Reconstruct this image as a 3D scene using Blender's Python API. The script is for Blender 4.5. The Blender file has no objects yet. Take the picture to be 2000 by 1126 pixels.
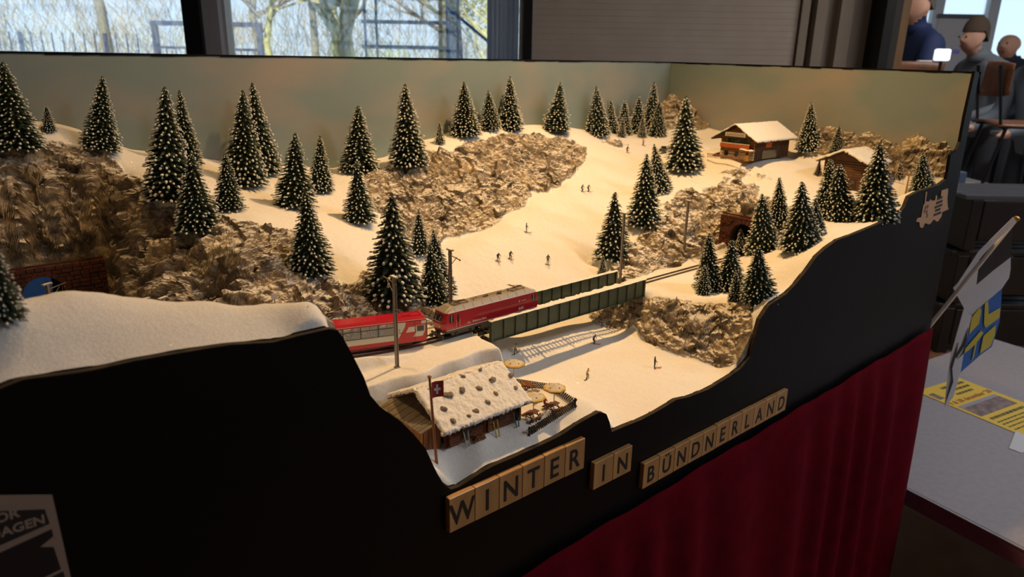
import bpy, math, random
import numpy as np
from mathutils import Vector, Matrix
rng = random.Random(7)
SC = bpy.context.scene
COL = SC.collection
# ------------------------------------------------------------------ camera
FPX, CX, CY = 1390.0, 1000.0, 563.0
CAM = np.array([0.0, -0.55, 1.45])
RM = np.array([[0.7608592067198443, 0.1845726809432412, 0.6221142925532847],
               [-0.6487038238600951, 0.24091297781135018, 0.7219032386901715],
               [0.01663179061135973, 0.9528346459756238, -0.3030338610940492]])
cd = bpy.data.cameras.new('camera'); cam = bpy.data.objects.new('camera', cd); COL.objects.link(cam)
cd.sensor_width = 36.0; cd.lens = FPX / 2000 * 36; cd.clip_start = 0.02; cd.clip_end = 200
m4 = Matrix.Identity(4)
for i in range(3):
    m4[i][0] = RM[i][0]; m4[i][1] = RM[i][1]; m4[i][2] = -RM[i][2]; m4[i][3] = CAM[i]
cam.matrix_world = m4
cd.dof.use_dof = True; cd.dof.focus_distance = 1.02; cd.dof.aperture_fstop = 7.6
SC.camera = cam
# ------------------------------------------------------------------ world, sun, exposure
SC.view_settings.view_transform = 'Standard'; SC.view_settings.look = 'None'
SC.view_settings.gamma = 1.0; SC.view_settings.exposure = 0.0; SC.view_settings.use_curve_mapping = False
W = bpy.data.worlds.new('sky'); SC.world = W; W.use_nodes = True
nt = W.node_tree; bg = nt.nodes['Background']
tcw = nt.nodes.new('ShaderNodeTexCoord'); sep = nt.nodes.new('ShaderNodeSeparateXYZ'); crw = nt.nodes.new('ShaderNodeValToRGB')
nt.links.new(tcw.outputs['Generated'], sep.inputs[0]); nt.links.new(sep.outputs['Z'], crw.inputs[0]); nt.links.new(crw.outputs[0], bg.inputs[0])
crw.color_ramp.elements[0].position = 0.0; crw.color_ramp.elements[0].color = (.62, .82, 1, 1); crw.color_ramp.elements[1].position = .6; crw.color_ramp.elements[1].color = (.30, .55, 1, 1)
bg.inputs[1].default_value = 1.3      # clear spring sky: pale at the horizon, blue above
sl = bpy.data.lights.new('sun', 'SUN'); sl.energy = 11.0; sl.angle = 0.01; sl.color = (1, .95, .86)
so = bpy.data.objects.new('sun', sl); COL.objects.link(so)
so.rotation_euler = Vector((0.55, 0.62, -0.62)).to_track_quat('-Z', 'Y').to_euler()   # from behind the building, onto the garden
# the layout's own warm spot lamp above the scenery
LAMP = Vector((1.10, 0.34, 2.22))
ll = bpy.data.lights.new('layout_spot_light', 'SPOT'); ll.energy = 56.0; ll.color = (1.0, .585, .225); ll.shadow_soft_size = .018
ll.spot_size = math.radians(132); ll.spot_blend = 1.0
lo = bpy.data.objects.new('layout_spot_light', ll); COL.objects.link(lo); lo.location = LAMP + Vector((0, 0, -.02))
lo.rotation_euler = Vector((.0, -.05, -1)).to_track_quat('-Z', 'Y').to_euler()

warm_fill = bpy.data.lights.new('layout_spot_light', 'SPOT'); warm_fill.energy = 11.0; warm_fill.color = ll.color; warm_fill.shadow_soft_size = .02; warm_fill.spot_size = math.radians(120); warm_fill.spot_blend = 1.0  # second, weaker spot added as warm fill for the left hill and hut
warm_fill_obj = bpy.data.objects.new('layout_spot_light', warm_fill); COL.objects.link(warm_fill_obj); warm_fill_obj.location = (.34, .36, 2.20)

# ------------------------------------------------------------------ helpers
def ray(px, py):
    return RM @ np.array([(px - CX) / FPX, -(py - CY) / FPX, 1.0])
def at(px, py, x=None, y=None, z=None):
    v = ray(px, py)
    t = (x - CAM[0]) / v[0] if x is not None else (y - CAM[1]) / v[1] if y is not None else (z - CAM[2]) / v[2]
    return CAM + t * v
FWD = np.array([0.6528, 0.7575]); RGT = np.array([0.7575, -0.6528])
def hall(u, v, z=0.0):          # room frame turned to the window wall: u along the wall, v towards it
    p = CAM[:2] + u * RGT + v * FWD
    return Vector((p[0], p[1], z))
HROT = math.atan2(RGT[1], RGT[0])

def tag(o, label=None, cat=None, group=None, kind=None):
    if label: o['label'] = label
    if cat: o['category'] = cat
    if group: o['group'] = group
    if kind: o['kind'] = kind
    return o
def empty(name, loc=(0, 0, 0), rz=0.0, label=None, cat=None, group=None):
    o = bpy.data.objects.new(name, None); COL.objects.link(o); o.empty_display_size = .02
    o.location = loc; o.rotation_euler = (0, 0, rz)
    return tag(o, label, cat, group)
def link(name, me, parent=None, loc=None, rz=None):
    o = bpy.data.objects.new(name, me); COL.objects.link(o)
    if parent: o.parent = parent
    if loc is not None: o.location = loc
    if rz is not None: o.rotation_euler = (0, 0, rz)
    return o
def copy_tree(o, parent=None):
    c = o.copy(); COL.objects.link(c); c.parent = parent
    for ch in o.children: copy_tree(ch, c)
    return c

class MB:
    def __init__(s): s.v = []; s.f = []; s.m = []
    def add(s, vs, fs, mi=0):
        b = len(s.v); s.v.extend([tuple(p) for p in vs]); s.f.extend([tuple(b + i for i in f) for f in fs]); s.m.extend([mi] * len(fs)); return s
    def box(s, x0, x1, y0, y1, z0, z1, mi=0, M=None):
        vs = [(x, y, z) for z in (z0, z1) for y in (y0, y1) for x in (x0, x1)]
        if M is not None: vs = [M @ Vector(p) for p in vs]
        return s.add(vs, [(0, 2, 3, 1), (4, 5, 7, 6), (0, 1, 5, 4), (2, 6, 7, 3), (0, 4, 6, 2), (1, 3, 7, 5)], mi)
    def bevbox(s, x0, x1, y0, y1, z0, z1, b, mi=0, M=None):     # box with chamfered edges
        vs = []; idx = {}
        for cx in (0, 1):
            for cy in (0, 1):
                for cz in (0, 1):
                    X = (x0, x1)[cx]; Y = (y0, y1)[cy]; Z = (z0, z1)[cz]
                    ix = X + (b if cx == 0 else -b); iy = Y + (b if cy == 0 else -b); iz = Z + (b if cz == 0 else -b)
                    for a, p in enumerate(((X, iy, iz), (ix, Y, iz), (ix, iy, Z))):
                        idx[(cx, cy, cz, a)] = len(vs); vs.append(p)
        I = lambda *k: idx[k]
        fs = []
        for s0 in (0, 1):
            q = [(s0, 0, 0, 0), (s0, 1, 0, 0), (s0, 1, 1, 0), (s0, 0, 1, 0)]; fs.append([I(*k) for k in (q if s0 else q[::-1])])
            q = [(0, s0, 0, 1), (1, s0, 0, 1), (1, s0, 1, 1), (0, s0, 1, 1)]; fs.append([I(*k) for k in (q[::-1] if s0 else q)])
            q = [(0, 0, s0, 2), (1, 0, s0, 2), (1, 1, s0, 2), (0, 1, s0, 2)]; fs.append([I(*k) for k in (q if s0 else q[::-1])])
        for i in (0, 1):
            for j in (0, 1):
                fs.append([I(0, i, j, 1), I(1, i, j, 1), I(1, i, j, 2), I(0, i, j, 2)])
                fs.append([I(i, 0, j, 0), I(i, 1, j, 0), I(i, 1, j, 2), I(i, 0, j, 2)])
                fs.append([I(i, j, 0, 0), I(i, j, 1, 0), I(i, j, 1, 1), I(i, j, 0, 1)])
                for k in (0, 1): fs.append([I(i, j, k, 0), I(i, j, k, 1), I(i, j, k, 2)])
        if M is not None: vs = [M @ Vector(p) for p in vs]
        return s.add(vs, fs, mi)
    def cyl(s, a, b, r0, r1=None, n=8, mi=0, caps=True):
        a = Vector(a); b = Vector(b); r1 = r0 if r1 is None else r1
        d = (b - a).normalized(); u = d.orthogonal().normalized(); w = d.cross(u)
        vs = []
        for c, r in ((a, r0), (b, r1)):
            for i in range(n):
                t = 2 * math.pi * i / n; vs.append(c + u * (r * math.cos(t)) + w * (r * math.sin(t)))
        fs = [(i, (i + 1) % n, n + (i + 1) % n, n + i) for i in range(n)]
        if caps: fs += [tuple(range(n - 1, -1, -1)), tuple(range(n, 2 * n))]
        return s.add(vs, fs, mi)
    def bar(s, a, b, w, h=None, mi=0, up=(0, 0, 1)):            # square bar between two points
        a = Vector(a); b = Vector(b); h = w if h is None else h
        d = (b - a).normalized(); upv = Vector(up)
        if abs(d.dot(upv)) > .98: upv = Vector((0, 1, 0))
        u = d.cross(upv).normalized() * (w / 2); q = u.cross(d).normalized() * (h / 2)
        vs = [p + i * u + j * q for p in (a, b) for i, j in ((-1, -1), (1, -1), (1, 1), (-1, 1))]
        return s.add(vs, [(3, 2, 1, 0), (4, 5, 6, 7), (0, 1, 5, 4), (1, 2, 6, 5), (2, 3, 7, 6), (3, 0, 4, 7)], mi)
    def tube(s, pts, rs, n=6, mi=0):
        pts = [Vector(p) for p in pts]
        if not hasattr(rs, '__len__'): rs = [rs] * len(pts)
        rings = []; u = None
        for i, p in enumerate(pts):
            d = (pts[min(i + 1, len(pts) - 1)] - pts[max(i - 1, 0)]).normalized()
            u = d.orthogonal().normalized() if u is None else (u - d * u.dot(d)).normalized()
            w = d.cross(u)
            rings.append([p + u * (rs[i] * math.cos(2 * math.pi * k / n)) + w * (rs[i] * math.sin(2 * math.pi * k / n)) for k in range(n)])
        vs = [q for r in rings for q in r]; fs = []
        for i in range(len(pts) - 1):
            for k in range(n): fs.append((i * n + k, i * n + (k + 1) % n, (i + 1) * n + (k + 1) % n, (i + 1) * n + k))
        fs += [tuple(range(n - 1, -1, -1)), tuple((len(pts) - 1) * n + k for k in range(n))]
        return s.add(vs, fs, mi)
    def lathe(s, prof, n=12, c=(0, 0, 0), mi=0, sx=1, sy=1):     # prof: (r, z) bottom to top
        vs = []; fs = []
        for r, z in prof:
            for k in range(n):
                t = 2 * math.pi * k / n; vs.append((c[0] + r * sx * math.cos(t), c[1] + r * sy * math.sin(t), c[2] + z))
        for i in range(len(prof) - 1):
            for k in range(n): fs.append((i * n + k, i * n + (k + 1) % n, (i + 1) * n + (k + 1) % n, (i + 1) * n + k))
        fs += [tuple(range(n - 1, -1, -1)), tuple((len(prof) - 1) * n + k for k in range(n))]
        return s.add(vs, fs, mi)
    def ball(s, c, rx, ry=None, rz=None, n=8, m=5, mi=0):
        ry = rx if ry is None else ry; rz = rx if rz is None else rz
        vs = [(c[0], c[1], c[2] - rz)]; fs = []
        for i in range(1, m):
            a = -math.pi / 2 + math.pi * i / m
            for k in range(n):
                t = 2 * math.pi * k / n; vs.append((c[0] + rx * math.cos(a) * math.cos(t), c[1] + ry * math.cos(a) * math.sin(t), c[2] + rz * math.sin(a)))
        vs.append((c[0], c[1], c[2] + rz)); L = len(vs) - 1
        for k in range(n):
            fs.append((0, 1 + (k + 1) % n, 1 + k)); fs.append((L, L - n + k, L - n + (k + 1) % n))
            for i in range(m - 2): fs.append((1 + i * n + k, 1 + i * n + (k + 1) % n, 1 + (i + 1) * n + (k + 1) % n, 1 + (i + 1) * n + k))
        return s.add(vs, fs, mi)
    def prism(s, poly, d0, d1, axis='y', mi=0):                  # polygon (2D) extruded along an axis
        def P(a, b, d): return {'y': (a, d, b), 'x': (d, a, b), 'z': (a, b, d)}[axis]
        n = len(poly); vs = [P(a, b, d0) for a, b in poly] + [P(a, b, d1) for a, b in poly]
        fs = [tuple(range(n)), tuple(range(2 * n - 1, n - 1, -1))] + [(i, n + i, n + (i + 1) % n, (i + 1) % n) for i in range(n)]
        return s.add(vs, fs, mi)
    def mesh(s, name, mats, smooth=False):
        me = bpy.data.meshes.new(name); me.from_pydata([tuple(p) for p in s.v], [], s.f)
        mats = mats if isinstance(mats, (list, tuple)) else [mats]
        for mt in mats: me.materials.append(mt)
        if len(mats) > 1: me.polygons.foreach_set('material_index', s.m)
        if smooth: me.polygons.foreach_set('use_smooth', [True] * len(me.polygons))
        import bmesh
        b = bmesh.new(); b.from_mesh(me); bmesh.ops.recalc_face_normals(b, faces=b.faces); b.to_mesh(me); b.free()
        me.update(); return me
    def build(s, name, mats, parent=None, smooth=False, loc=None, rz=None):
        return link(name, s.mesh(name, mats, smooth), parent, loc, rz)

def rgb(h):
    h = h.lstrip('#'); c = [int(h[i:i + 2], 16) / 255 for i in (0, 2, 4)]
    return tuple(x / 12.92 if x <= .04045 else ((x + .055) / 1.055) ** 2.4 for x in c)
MATS = {}
def mat(name, col, rough=.6, metal=0.0, col2=None, scale=40.0, detail=4.0, bump=0.0, bscale=None, spec=None, trans=0.0, emit=None, stretch=None, alpha=1.0, coat=0.0):
    if name in MATS: return MATS[name]
    m = bpy.data.materials.new(name); m.use_nodes = True; n = m.node_tree; b = n.nodes['Principled BSDF']
    col = rgb(col) if isinstance(col, str) else col
    b.inputs['Base Color'].default_value = (*col, 1); b.inputs['Roughness'].default_value = rough; b.inputs['Metallic'].default_value = metal
    if spec is not None: b.inputs['Specular IOR Level'].default_value = spec
    if trans: b.inputs['Transmission Weight'].default_value = trans
    if coat: b.inputs['Coat Weight'].default_value = coat
    if alpha < 1: b.inputs['Alpha'].default_value = alpha
    if emit: b.inputs['Emission Color'].default_value = (*emit[0], 1); b.inputs['Emission Strength'].default_value = emit[1]
    co = None
    if col2 is not None or bump:
        tc = n.nodes.new('ShaderNodeTexCoord'); co = tc.outputs['Object']
        if stretch:
            mp = n.nodes.new('ShaderNodeMapping'); mp.inputs['Scale'].default_value = stretch; n.links.new(co, mp.inputs[0]); co = mp.outputs[0]
    if col2 is not None:
        col2 = rgb(col2) if isinstance(col2, str) else col2
        nz = n.nodes.new('ShaderNodeTexNoise'); nz.inputs['Scale'].default_value = scale; nz.inputs['Detail'].default_value = detail
        n.links.new(co, nz.inputs['Vector'])
        cr = n.nodes.new('ShaderNodeValToRGB'); cr.color_ramp.elements[0].color = (*col, 1); cr.color_ramp.elements[1].color = (*col2, 1)
        cr.color_ramp.elements[0].position = .35; cr.color_ramp.elements[1].position = .65
        n.links.new(nz.outputs[0], cr.inputs[0]); n.links.new(cr.outputs[0], b.inputs['Base Color'])
    if bump:
        nb = n.nodes.new('ShaderNodeTexNoise'); nb.inputs['Scale'].default_value = bscale or scale; nb.inputs['Detail'].default_value = 5
        n.links.new(co, nb.inputs['Vector'])
        bp = n.nodes.new('ShaderNodeBump'); bp.inputs['Strength'].default_value = 1.0; bp.inputs['Distance'].default_value = bump
        n.links.new(nb.outputs[0], bp.inputs['Height']); n.links.new(bp.outputs[0], b.inputs['Normal'])
    MATS[name] = m; return m

def translucent(m, col, fac):
    n = m.node_tree; t = n.nodes.new('ShaderNodeBsdfTranslucent'); t.inputs[0].default_value = (*col, 1); x = n.nodes.new('ShaderNodeMixShader'); x.inputs[0].default_value = fac
    n.links.new(n.nodes['Principled BSDF'].outputs[0], x.inputs[1]); n.links.new(t.outputs[0], x.inputs[2]); n.links.new(x.outputs[0], n.nodes['Material Output'].inputs[0]); return m
def text_mesh(body, size, mt, extrude=.0002, align='CENTER', bold=0.0):
    cu = bpy.data.curves.new('lettering', 'FONT'); cu.body = body; cu.size = size; cu.extrude = extrude; cu.align_x = align; cu.align_y = 'CENTER'; cu.offset = bold
    cu.resolution_u = 3
    o = bpy.data.objects.new('lettering', cu); COL.objects.link(o)
    bpy.context.view_layer.update()
    me = bpy.data.meshes.new_from_object(o.evaluated_get(bpy.context.evaluated_depsgraph_get()))
    bpy.data.objects.remove(o); me.materials.clear(); me.materials.append(mt); return me
def txt(name, body, size, mt, mw, parent=None, extrude=.0002, bold=0.0, align='CENTER', sx=1.0):
    o = link(name, text_mesh(body, size, mt, extrude, align, bold), parent)
    o.matrix_local = mw @ Matrix.Diagonal((sx, 1, 1, 1)); return o
def frame(o, ex, ez):           # matrix: local x->ex, local y->ez (lettering plane), z->normal
    ex = Vector(ex).normalized(); ez = Vector(ez).normalized(); n = ex.cross(ez)
    M = Matrix.Identity(4)
    for i in range(3): M[i][0] = ex[i]; M[i][1] = ez[i]; M[i][2] = n[i]; M[i][3] = o[i]
    return M

# vectorised gradient noise
_P = np.random.RandomState(3).permutation(256); _P = np.concatenate([_P, _P, _P])
_G = np.random.RandomState(4).normal(size=(256, 3)); _G /= np.linalg.norm(_G, axis=1)[:, None]
def gnoise(p):
    i = np.floor(p).astype(int); f = p - i; i &= 255
    u = f * f * f * (f * (f * 6 - 15) + 10); r = 0
    for dx in (0, 1):
        for dy in (0, 1):
            for dz in (0, 1):
                h = _P[_P[_P[i[:, 0] + dx] + i[:, 1] + dy] + i[:, 2] + dz] & 255
                g = _G[h]; d = (g * (f - np.array([dx, dy, dz]))).sum(1)
                w = (u[:, 0] if dx else 1 - u[:, 0]) * (u[:, 1] if dy else 1 - u[:, 1]) * (u[:, 2] if dz else 1 - u[:, 2])
                r = r + w * d
    return r
def fbm(p, oct=4, gain=.5, ridged=False):
    a = 1.0; r = 0; t = 0
    for k in range(oct):
        q = gnoise(p * 2 ** k + 17.3 * k); r = r + a * ((1 - 2.2 * np.abs(q)) if ridged else q); t += a; a *= gain
    return r / t
def facet(P, seed, tilt=.9):     # broken-stone relief: each cell of a jittered lattice is a tilted plane
    rs = np.random.RandomState(seed); J = rs.uniform(.1, .9, (4096, 3)); Hh = rs.uniform(-.5, .5, 4096); Gr = rs.normal(0, tilt, (4096, 3))
    i0 = np.floor(P).astype(np.int64); best = np.full(len(P), 9.0); out_ = np.zeros(len(P))
    for dx in (-1, 0, 1):
        for dy in (-1, 0, 1):
            for dz in (-1, 0, 1):
                c = i0 + np.array([dx, dy, dz]); h = (c[:, 0] * 73856093 ^ c[:, 1] * 19349663 ^ c[:, 2] * 83492791) & 4095
                d = P - (c + J[h]); r = (d * d).sum(1); k = r < best
                best[k] = r[k]; out_[k] = (Hh[h] + (d * Gr[h]).sum(1))[k]
    return out_
def sstep(a, b, x): t = np.clip((x - a) / (b - a), 0, 1); return t * t * (3 - 2 * t)
# ================================================================== the layout: board, backdrop, scenery
YB = 0.797; XS = 1.757; RAIL = 1.0745; BED = 1.0714; TY = 0.2325
ARC = (0.545, 0.6525, 0.42)
def track(s):                    # s: distance to the right of the start of the curve; negative runs into the curve
    if s >= 0: return Vector((ARC[0] + s, TY, RAIL)), 0.0
    a = -s / ARC[2]
    return Vector((ARC[0] - ARC[2] * math.sin(a), ARC[1] - ARC[2] * math.cos(a), RAIL)), -a
M_black = mat('black_board_paint', (.0026, .0025, .0026), .5, spec=.14, bump=.0003, bscale=60)
M_ply = mat('plywood_edge', '#8a6d4c', .7, col2='#6d5238', scale=60)
fpx = [(-400, 800), (0, 760), (45, 742), (135, 731), (180, 724), (270, 704), (405, 681), (450, 674), (535, 669), (585, 656), (643, 643), (659, 645), (670, 659),
       (688, 692), (711, 737), (724, 773), (742, 794), (783, 823), (810, 850), (832, 877), (846, 908), (855, 926), (868, 947), (881, 956), (897, 951),
       (913, 941), (940, 923), (966, 909), (993, 898), (1020, 886), (1073, 862), (1100, 848), (1126, 830), (1150, 816), (1172, 805), (1185, 809), (1191, 825), (1195, 844),
       (1220, 833), (1253, 820), (1290, 800), (1321, 781), (1344, 776), (1383, 761), (1423, 737), (1447, 720), (1466, 696), (1475, 660), (1485, 624), (1503, 596),
       (1536, 575), (1554, 556), (1581, 522), (1595, 502), (1615, 484), (1636, 469), (1672, 456), (1717, 437), (1757, 420), (1768, 404), (1776, 384),
       (1794, 374), (1835, 361), (1848, 351)]
FP = [at(a, b, y=0) for a, b in fpx]
fx = np.array([p[0] for p in FP]); fz = np.array([p[2] for p in FP])
fx = np.maximum.accumulate(fx + np.arange(len(fx)) * 1e-6)
def FZ(x): return np.interp(x, fx, fz)
fas = empty('fascia_board', (0.9, 0, 0.8), 0, 'black front board of the layout with wavy top edge above red cloth', 'board')
side = [at(a, b, y=0) for a, b in ((1852, 336), (1857, 303), (1869, 293), (1876, 277), (1886, 224), (1905, 139))]
poly = [(x, z) for x, z in zip(fx, fz)] + [(p[0], p[2]) for p in side]
poly += [(1.757, 1.4445), (1.783, .80), (-.9, .80), (-.9, 1.24)]
bm = MB(); bm.prism([(x - .9, z - .8) for x, z in poly], 0.0, 0.006)
bm.build('front_panel', M_black, fas)
# the top edge of the board: raw wood with a dusting of snow
edge = MB(); ev = []; ef = []
for i, (x, z) in enumerate(zip(fx, fz)):
    nz = z + .0005
    ev += [(x - .9, .0003, nz - .8), (x - .9, .0072, nz - .8), (x - .9, .0072, nz - .0014 - .8), (x - .9, .0003, nz - .0014 - .8)]
for i in range(len(fx) - 1):
    for k in range(4): ef.append((4 * i + k, 4 * i + (k + 1) % 4, 4 * i + 4 + (k + 1) % 4, 4 * i + 4 + k))
edge.add(ev, ef)
edge.build('top_edge', mat('board_edge_dust', '#3a3024', .9, col2='#1a1612', scale=90), fas)

# backdrop: two painted boards, sky blue with hand-dabbed clouds
def sky_mat():
    m = bpy.data.materials.new('painted_sky'); m.use_nodes = True; n = m.node_tree; b = n.nodes['Principled BSDF']; b.inputs['Roughness'].default_value = .62
    tc = n.nodes.new('ShaderNodeTexCoord'); mp = n.nodes.new('ShaderNodeMapping'); mp.inputs['Scale'].default_value = (4.2, 4.2, 8.0)
    nz = n.nodes.new('ShaderNodeTexNoise'); nz.inputs['Scale'].default_value = 1.0; nz.inputs['Detail'].default_value = 3; nz.inputs['Roughness'].default_value = .45
    cr = n.nodes.new('ShaderNodeValToRGB'); cr.color_ramp.elements[0].color = (.205, .275, .29, 1); cr.color_ramp.elements[1].color = (.31, .30, .285, 1)
    cr.color_ramp.elements[0].position = .45; cr.color_ramp.elements[1].position = .68
    n.links.new(tc.outputs['Object'], mp.inputs[0]); n.links.new(mp.outputs[0], nz.inputs['Vector']); n.links.new(nz.outputs[0], cr.inputs[0]); n.links.new(cr.outputs[0], b.inputs['Base Color'])
    return m
M_sky = sky_mat()
bd = empty('backdrop', (0.9, YB, 0.9), 0, 'pale blue painted sky backdrop with faint clouds behind the scenery', 'backdrop')
HOLE = (0.127, 1.085, 0.030)     # tunnel hole through the back board: x, z centre, radius
b1 = MB()
xs0, xs1, z0, z1 = -.9, XS + .008, .86, 1.450
hx, hz, hr = HOLE; nseg = 16
hole = [(hx + hr * math.cos(2 * math.pi * k / nseg), hz + hr * 1.3 * math.sin(2 * math.pi * k / nseg)) for k in range(nseg)]
def outer(k):
    a = 2 * math.pi * k / nseg; c, s = math.cos(a), math.sin(a); h = .15
    return (hx + h * max(-1, min(1, c * 1.4142)), hz + h * max(-1, min(1, s * 1.4142)))
out = [outer(k) for k in range(nseg)]
for y in (YB, YB + .008):
    L = [(p[0] - .9, y - YB, p[1] - .9) for p in hole] + [(p[0] - .9, y - YB, p[1] - .9) for p in out]
    b1.add(L, [(k, (k + 1) % nseg, nseg + (k + 1) % nseg, nseg + k) for k in range(nseg)])
    for (xa, xb, za, zb) in ((xs0, hx - .15, z0, z1), (hx + .15, xs1, z0, z1), (hx - .15, hx + .15, z0, hz - .15), (hx - .15, hx + .15, hz + .15, z1)):
        zt = lambda x, zz: zz + (.006 * (x / XS) if zz == z1 else 0)
        b1.add([(xa - .9, y - YB, za - .9), (xb - .9, y - YB, za - .9), (xb - .9, y - YB, zt(xb, zb) - .9), (xa - .9, y - YB, zt(xa, zb) - .9)], [(0, 1, 2, 3)])
b1.build('back_board', M_sky, bd)
b2 = MB(); b2.prism([(.0066 - YB, -.04), (YB - YB, -.04), (YB - YB, 1.456 - .9), (0.0065 - YB, 1.4445 - .9), (0.0065 - YB, -.04)], XS - .9, XS + .008 - .9, axis='x')
b2.build('side_board', M_sky, bd)
b3 = MB()   # torn black tape along the top edge
for i in range(70):
    xa = -.9 + (XS + .9) * i / 70; xb = -.9 + (XS + .9) * (i + 1) / 70
    d = rng.uniform(.0008, .003) ; z = lambda x: 1.4502 + .006 * x / XS
    b3.add([(xa - .9, -.0012, z(xa) - .9 - d), (xb - .9, -.0012, z(xb) - .9 - d * rng.uniform(.4, 1)), (xb - .9, -.0012, z(xb) - .898), (xa - .9, -.0012, z(xa) - .898),
            (xa - .9, .0095, z(xa) - .9 - .004), (xb - .9, .0095, z(xb) - .9 - .004), (xb - .9, .0095, z(xb) - .898), (xa - .9, .0095, z(xa) - .898)],
           [(0, 1, 2, 3), (4, 7, 6, 5), (3, 2, 6, 7)])
for i in range(30):
    ya = YB * i / 30; yb = YB * (i + 1) / 30; d = rng.uniform(.0008, .003); z = lambda y: 1.4447 + .0115 * y / YB
    b3.add([(XS - .9012, ya - YB, z(ya) - .9 - d), (XS - .9012, yb - YB, z(yb) - .9 - d), (XS - .9012, yb - YB, z(yb) - .898), (XS - .9012, ya - YB, z(ya) - .898),
            (XS - .8905, ya - YB, z(ya) - .904), (XS - .8905, yb - YB, z(yb) - .904), (XS - .8905, yb - YB, z(yb) - .898), (XS - .8905, ya - YB, z(ya) - .898)],
           [(0, 1, 2, 3), (4, 7, 6, 5), (3, 2, 6, 7)])
b3.build('edge_tape', M_black, bd)

# ---- scenery surface: control points (photo pixel + depth) or (x, y, z)
CP = []
def cp(px, py, y, r=0.0): p = at(px, py, y=y); CP.append((p[0], p[1], p[2], r))
def cx(x, y, z, r=0.0): CP.append((x, y, z, r))
SL = lambda y: 1.032 + .59 * (y - .30) if y > .30 else 1.0 + .032 * max(0, (y - .17)) / .13
def slope_pt(px, py):            # where the ray meets the ski run
    lo_, hi_ = .2, .79
    for _ in range(40):
        m_ = (lo_ + hi_) / 2
        if at(px, py, y=m_)[2] > SL(m_): lo_ = m_
        else: hi_ = m_
    return at(px, py, y=lo_)
def cs(px, py, r=0.0): p = slope_pt(px, py); CP.append((p[0], p[1], p[2], r))
# ski run
for q in ((905, 497), (950, 470), (1000, 440), (1055, 403), (1110, 362), (1165, 322), (1205, 297), (950, 540), (1000, 510), (1070, 515), (1130, 500), (1050, 450), (1100, 420), (1150, 470),
          (1140, 380), (1180, 360), (1180, 420), (1210, 340), (1240, 300), (1250, 340), (1220, 385), (1160, 520), (1275, 300), (1000, 560), (1100, 550)): cs(*q)
for q in ((.66, .31, 1.03), (.75, .31, 1.033), (.85, .31, 1.035), (.95, .31, 1.037), (.66, .22, 1.006), (.75, .2, 1.002), (.85, .2, 1.003), (.9, .18, 1.003), (.68, .12, .994), (.78, .12, .992), (.87, .1, .99), (.92, .06, .986),
          (.69, .05, .987), (.78, .05, .986), (.86, .04, .985)): cx(*q)
# crest above the run, and the rocky hill left of it
for q in ((1290, 285, .66), (1240, 272, .72), (1180, 275, .74), (1120, 262, .74), (1050, 256, .75), (960, 258, .75), (900, 268, .74), (850, 282, .74)): cp(*q, .25)
for x, z in ((.127, 1.348), (.30, 1.30), (.40, 1.28), (.467, 1.265), (.57, 1.25), (.672, 1.238), (.793, 1.252), (.927, 1.286), (1.154, 1.301), (1.406, 1.282), (1.55, 1.268)): cx(x, YB, z, .1)
for q in ((1195, 283, .71), (1130, 290, .69), (1070, 280, .71), (1000, 275, .72), (930, 292, .71), (860, 305, .70), (800, 325, .69), (740, 345, .68)): cp(*q, .9)
for q in ((1120, 318, .655), (1050, 335, .645), (980, 345, .65), (920, 370, .62), (850, 380, .63), (790, 390, .62), (740, 400, .60), (1000, 400, .575), (940, 440, .54), (880, 450, .55), (840, 480, .50), (820, 430, .57), (1080, 365, .60)): cp(*q, 1.0)
for q in ((870, 492, .48), (845, 500, .46), (880, 520, .43)): cp(*q, .4)
# middle hill: snowy saddle with trees, rock faces towards the track
for q in ((660, 345, .71), (690, 360, .66), (600, 350, .72), (520, 345, .73)): cp(*q, .1)
for q in ((570, 398, .58), (640, 395, .61), (510, 385, .62), (705, 430, .53), (660, 440, .50), (600, 430, .505), (540, 425, .505), (745, 470, .47), (690, 480, .44), (640, 480, .43), (500, 420, .50)): cp(*q, .05)
for q in ((470, 445, .465), (520, 460, .45), (560, 490, .42), (480, 520, .40), (440, 500, .43), (420, 560, .37), (500, 570, .36)): cp(*q, 1.0)
for q in ((610, 530, .385), (660, 515, .40), (720, 520, .40), (575, 515, .40), (690, 545, .37)): cp(*q, .3)
for q in ((600, 575, .345), (680, 580, .345), (740, 560, .36), (540, 600, .325), (640, 610, .312), (700, 610, .315)): cp(*q, 1.0)
for q in ((770, 580, .345), (800, 590, .335), (850, 585, .345), (830, 610, .315)): cp(*q, .7)
for q in ((800, 480, .48), (815, 520, .44), (850, 540, .40)): cp(*q, .35)
cx(.66, .29, 1.05, .5); cx(.58, .29, 1.068, .8); cx(.5, .285, 1.068, .8)
# left cliffs round the tunnel mouth
for q in ((250, 305, .74), (285, 335, .68), (330, 395, .58), (300, 370, .62), (420, 330, .74), (450, 360, .66), (455, 405, .55), (480, 395, .58)): cp(*q, .1)
for q in ((20, 285, .73), (100, 280, .73), (190, 295, .73)): cp(*q, .55)
for q in ((-40, 300, .72), (40, 350, .705), (120, 350, .705), (200, 350, .70), (250, 360, .67), (-40, 430, .69), (40, 430, .685), (120, 430, .685), (190, 430, .675), (240, 420, .655), (60, 490, .682), (150, 490, .682), (215, 500, .672),
          (280, 430, .60), (330, 440, .565), (390, 450, .51), (260, 500, .60), (310, 520, .535), (370, 520, .48), (430, 480, .45), (300, 575, .50), (360, 570, .435)): cp(*q, 1.0)
for q in ((.06, .674, 1.072), (.10, .674, 1.072), (.14, .674, 1.072), (.18, .674, 1.072), (.21, .664, 1.074), (.195, .60, 1.07), (.225, .50, 1.072), (.29, .40, 1.072), (.38, .318, 1.072), (.44, .295, 1.07)): cx(*q, .9)
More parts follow.
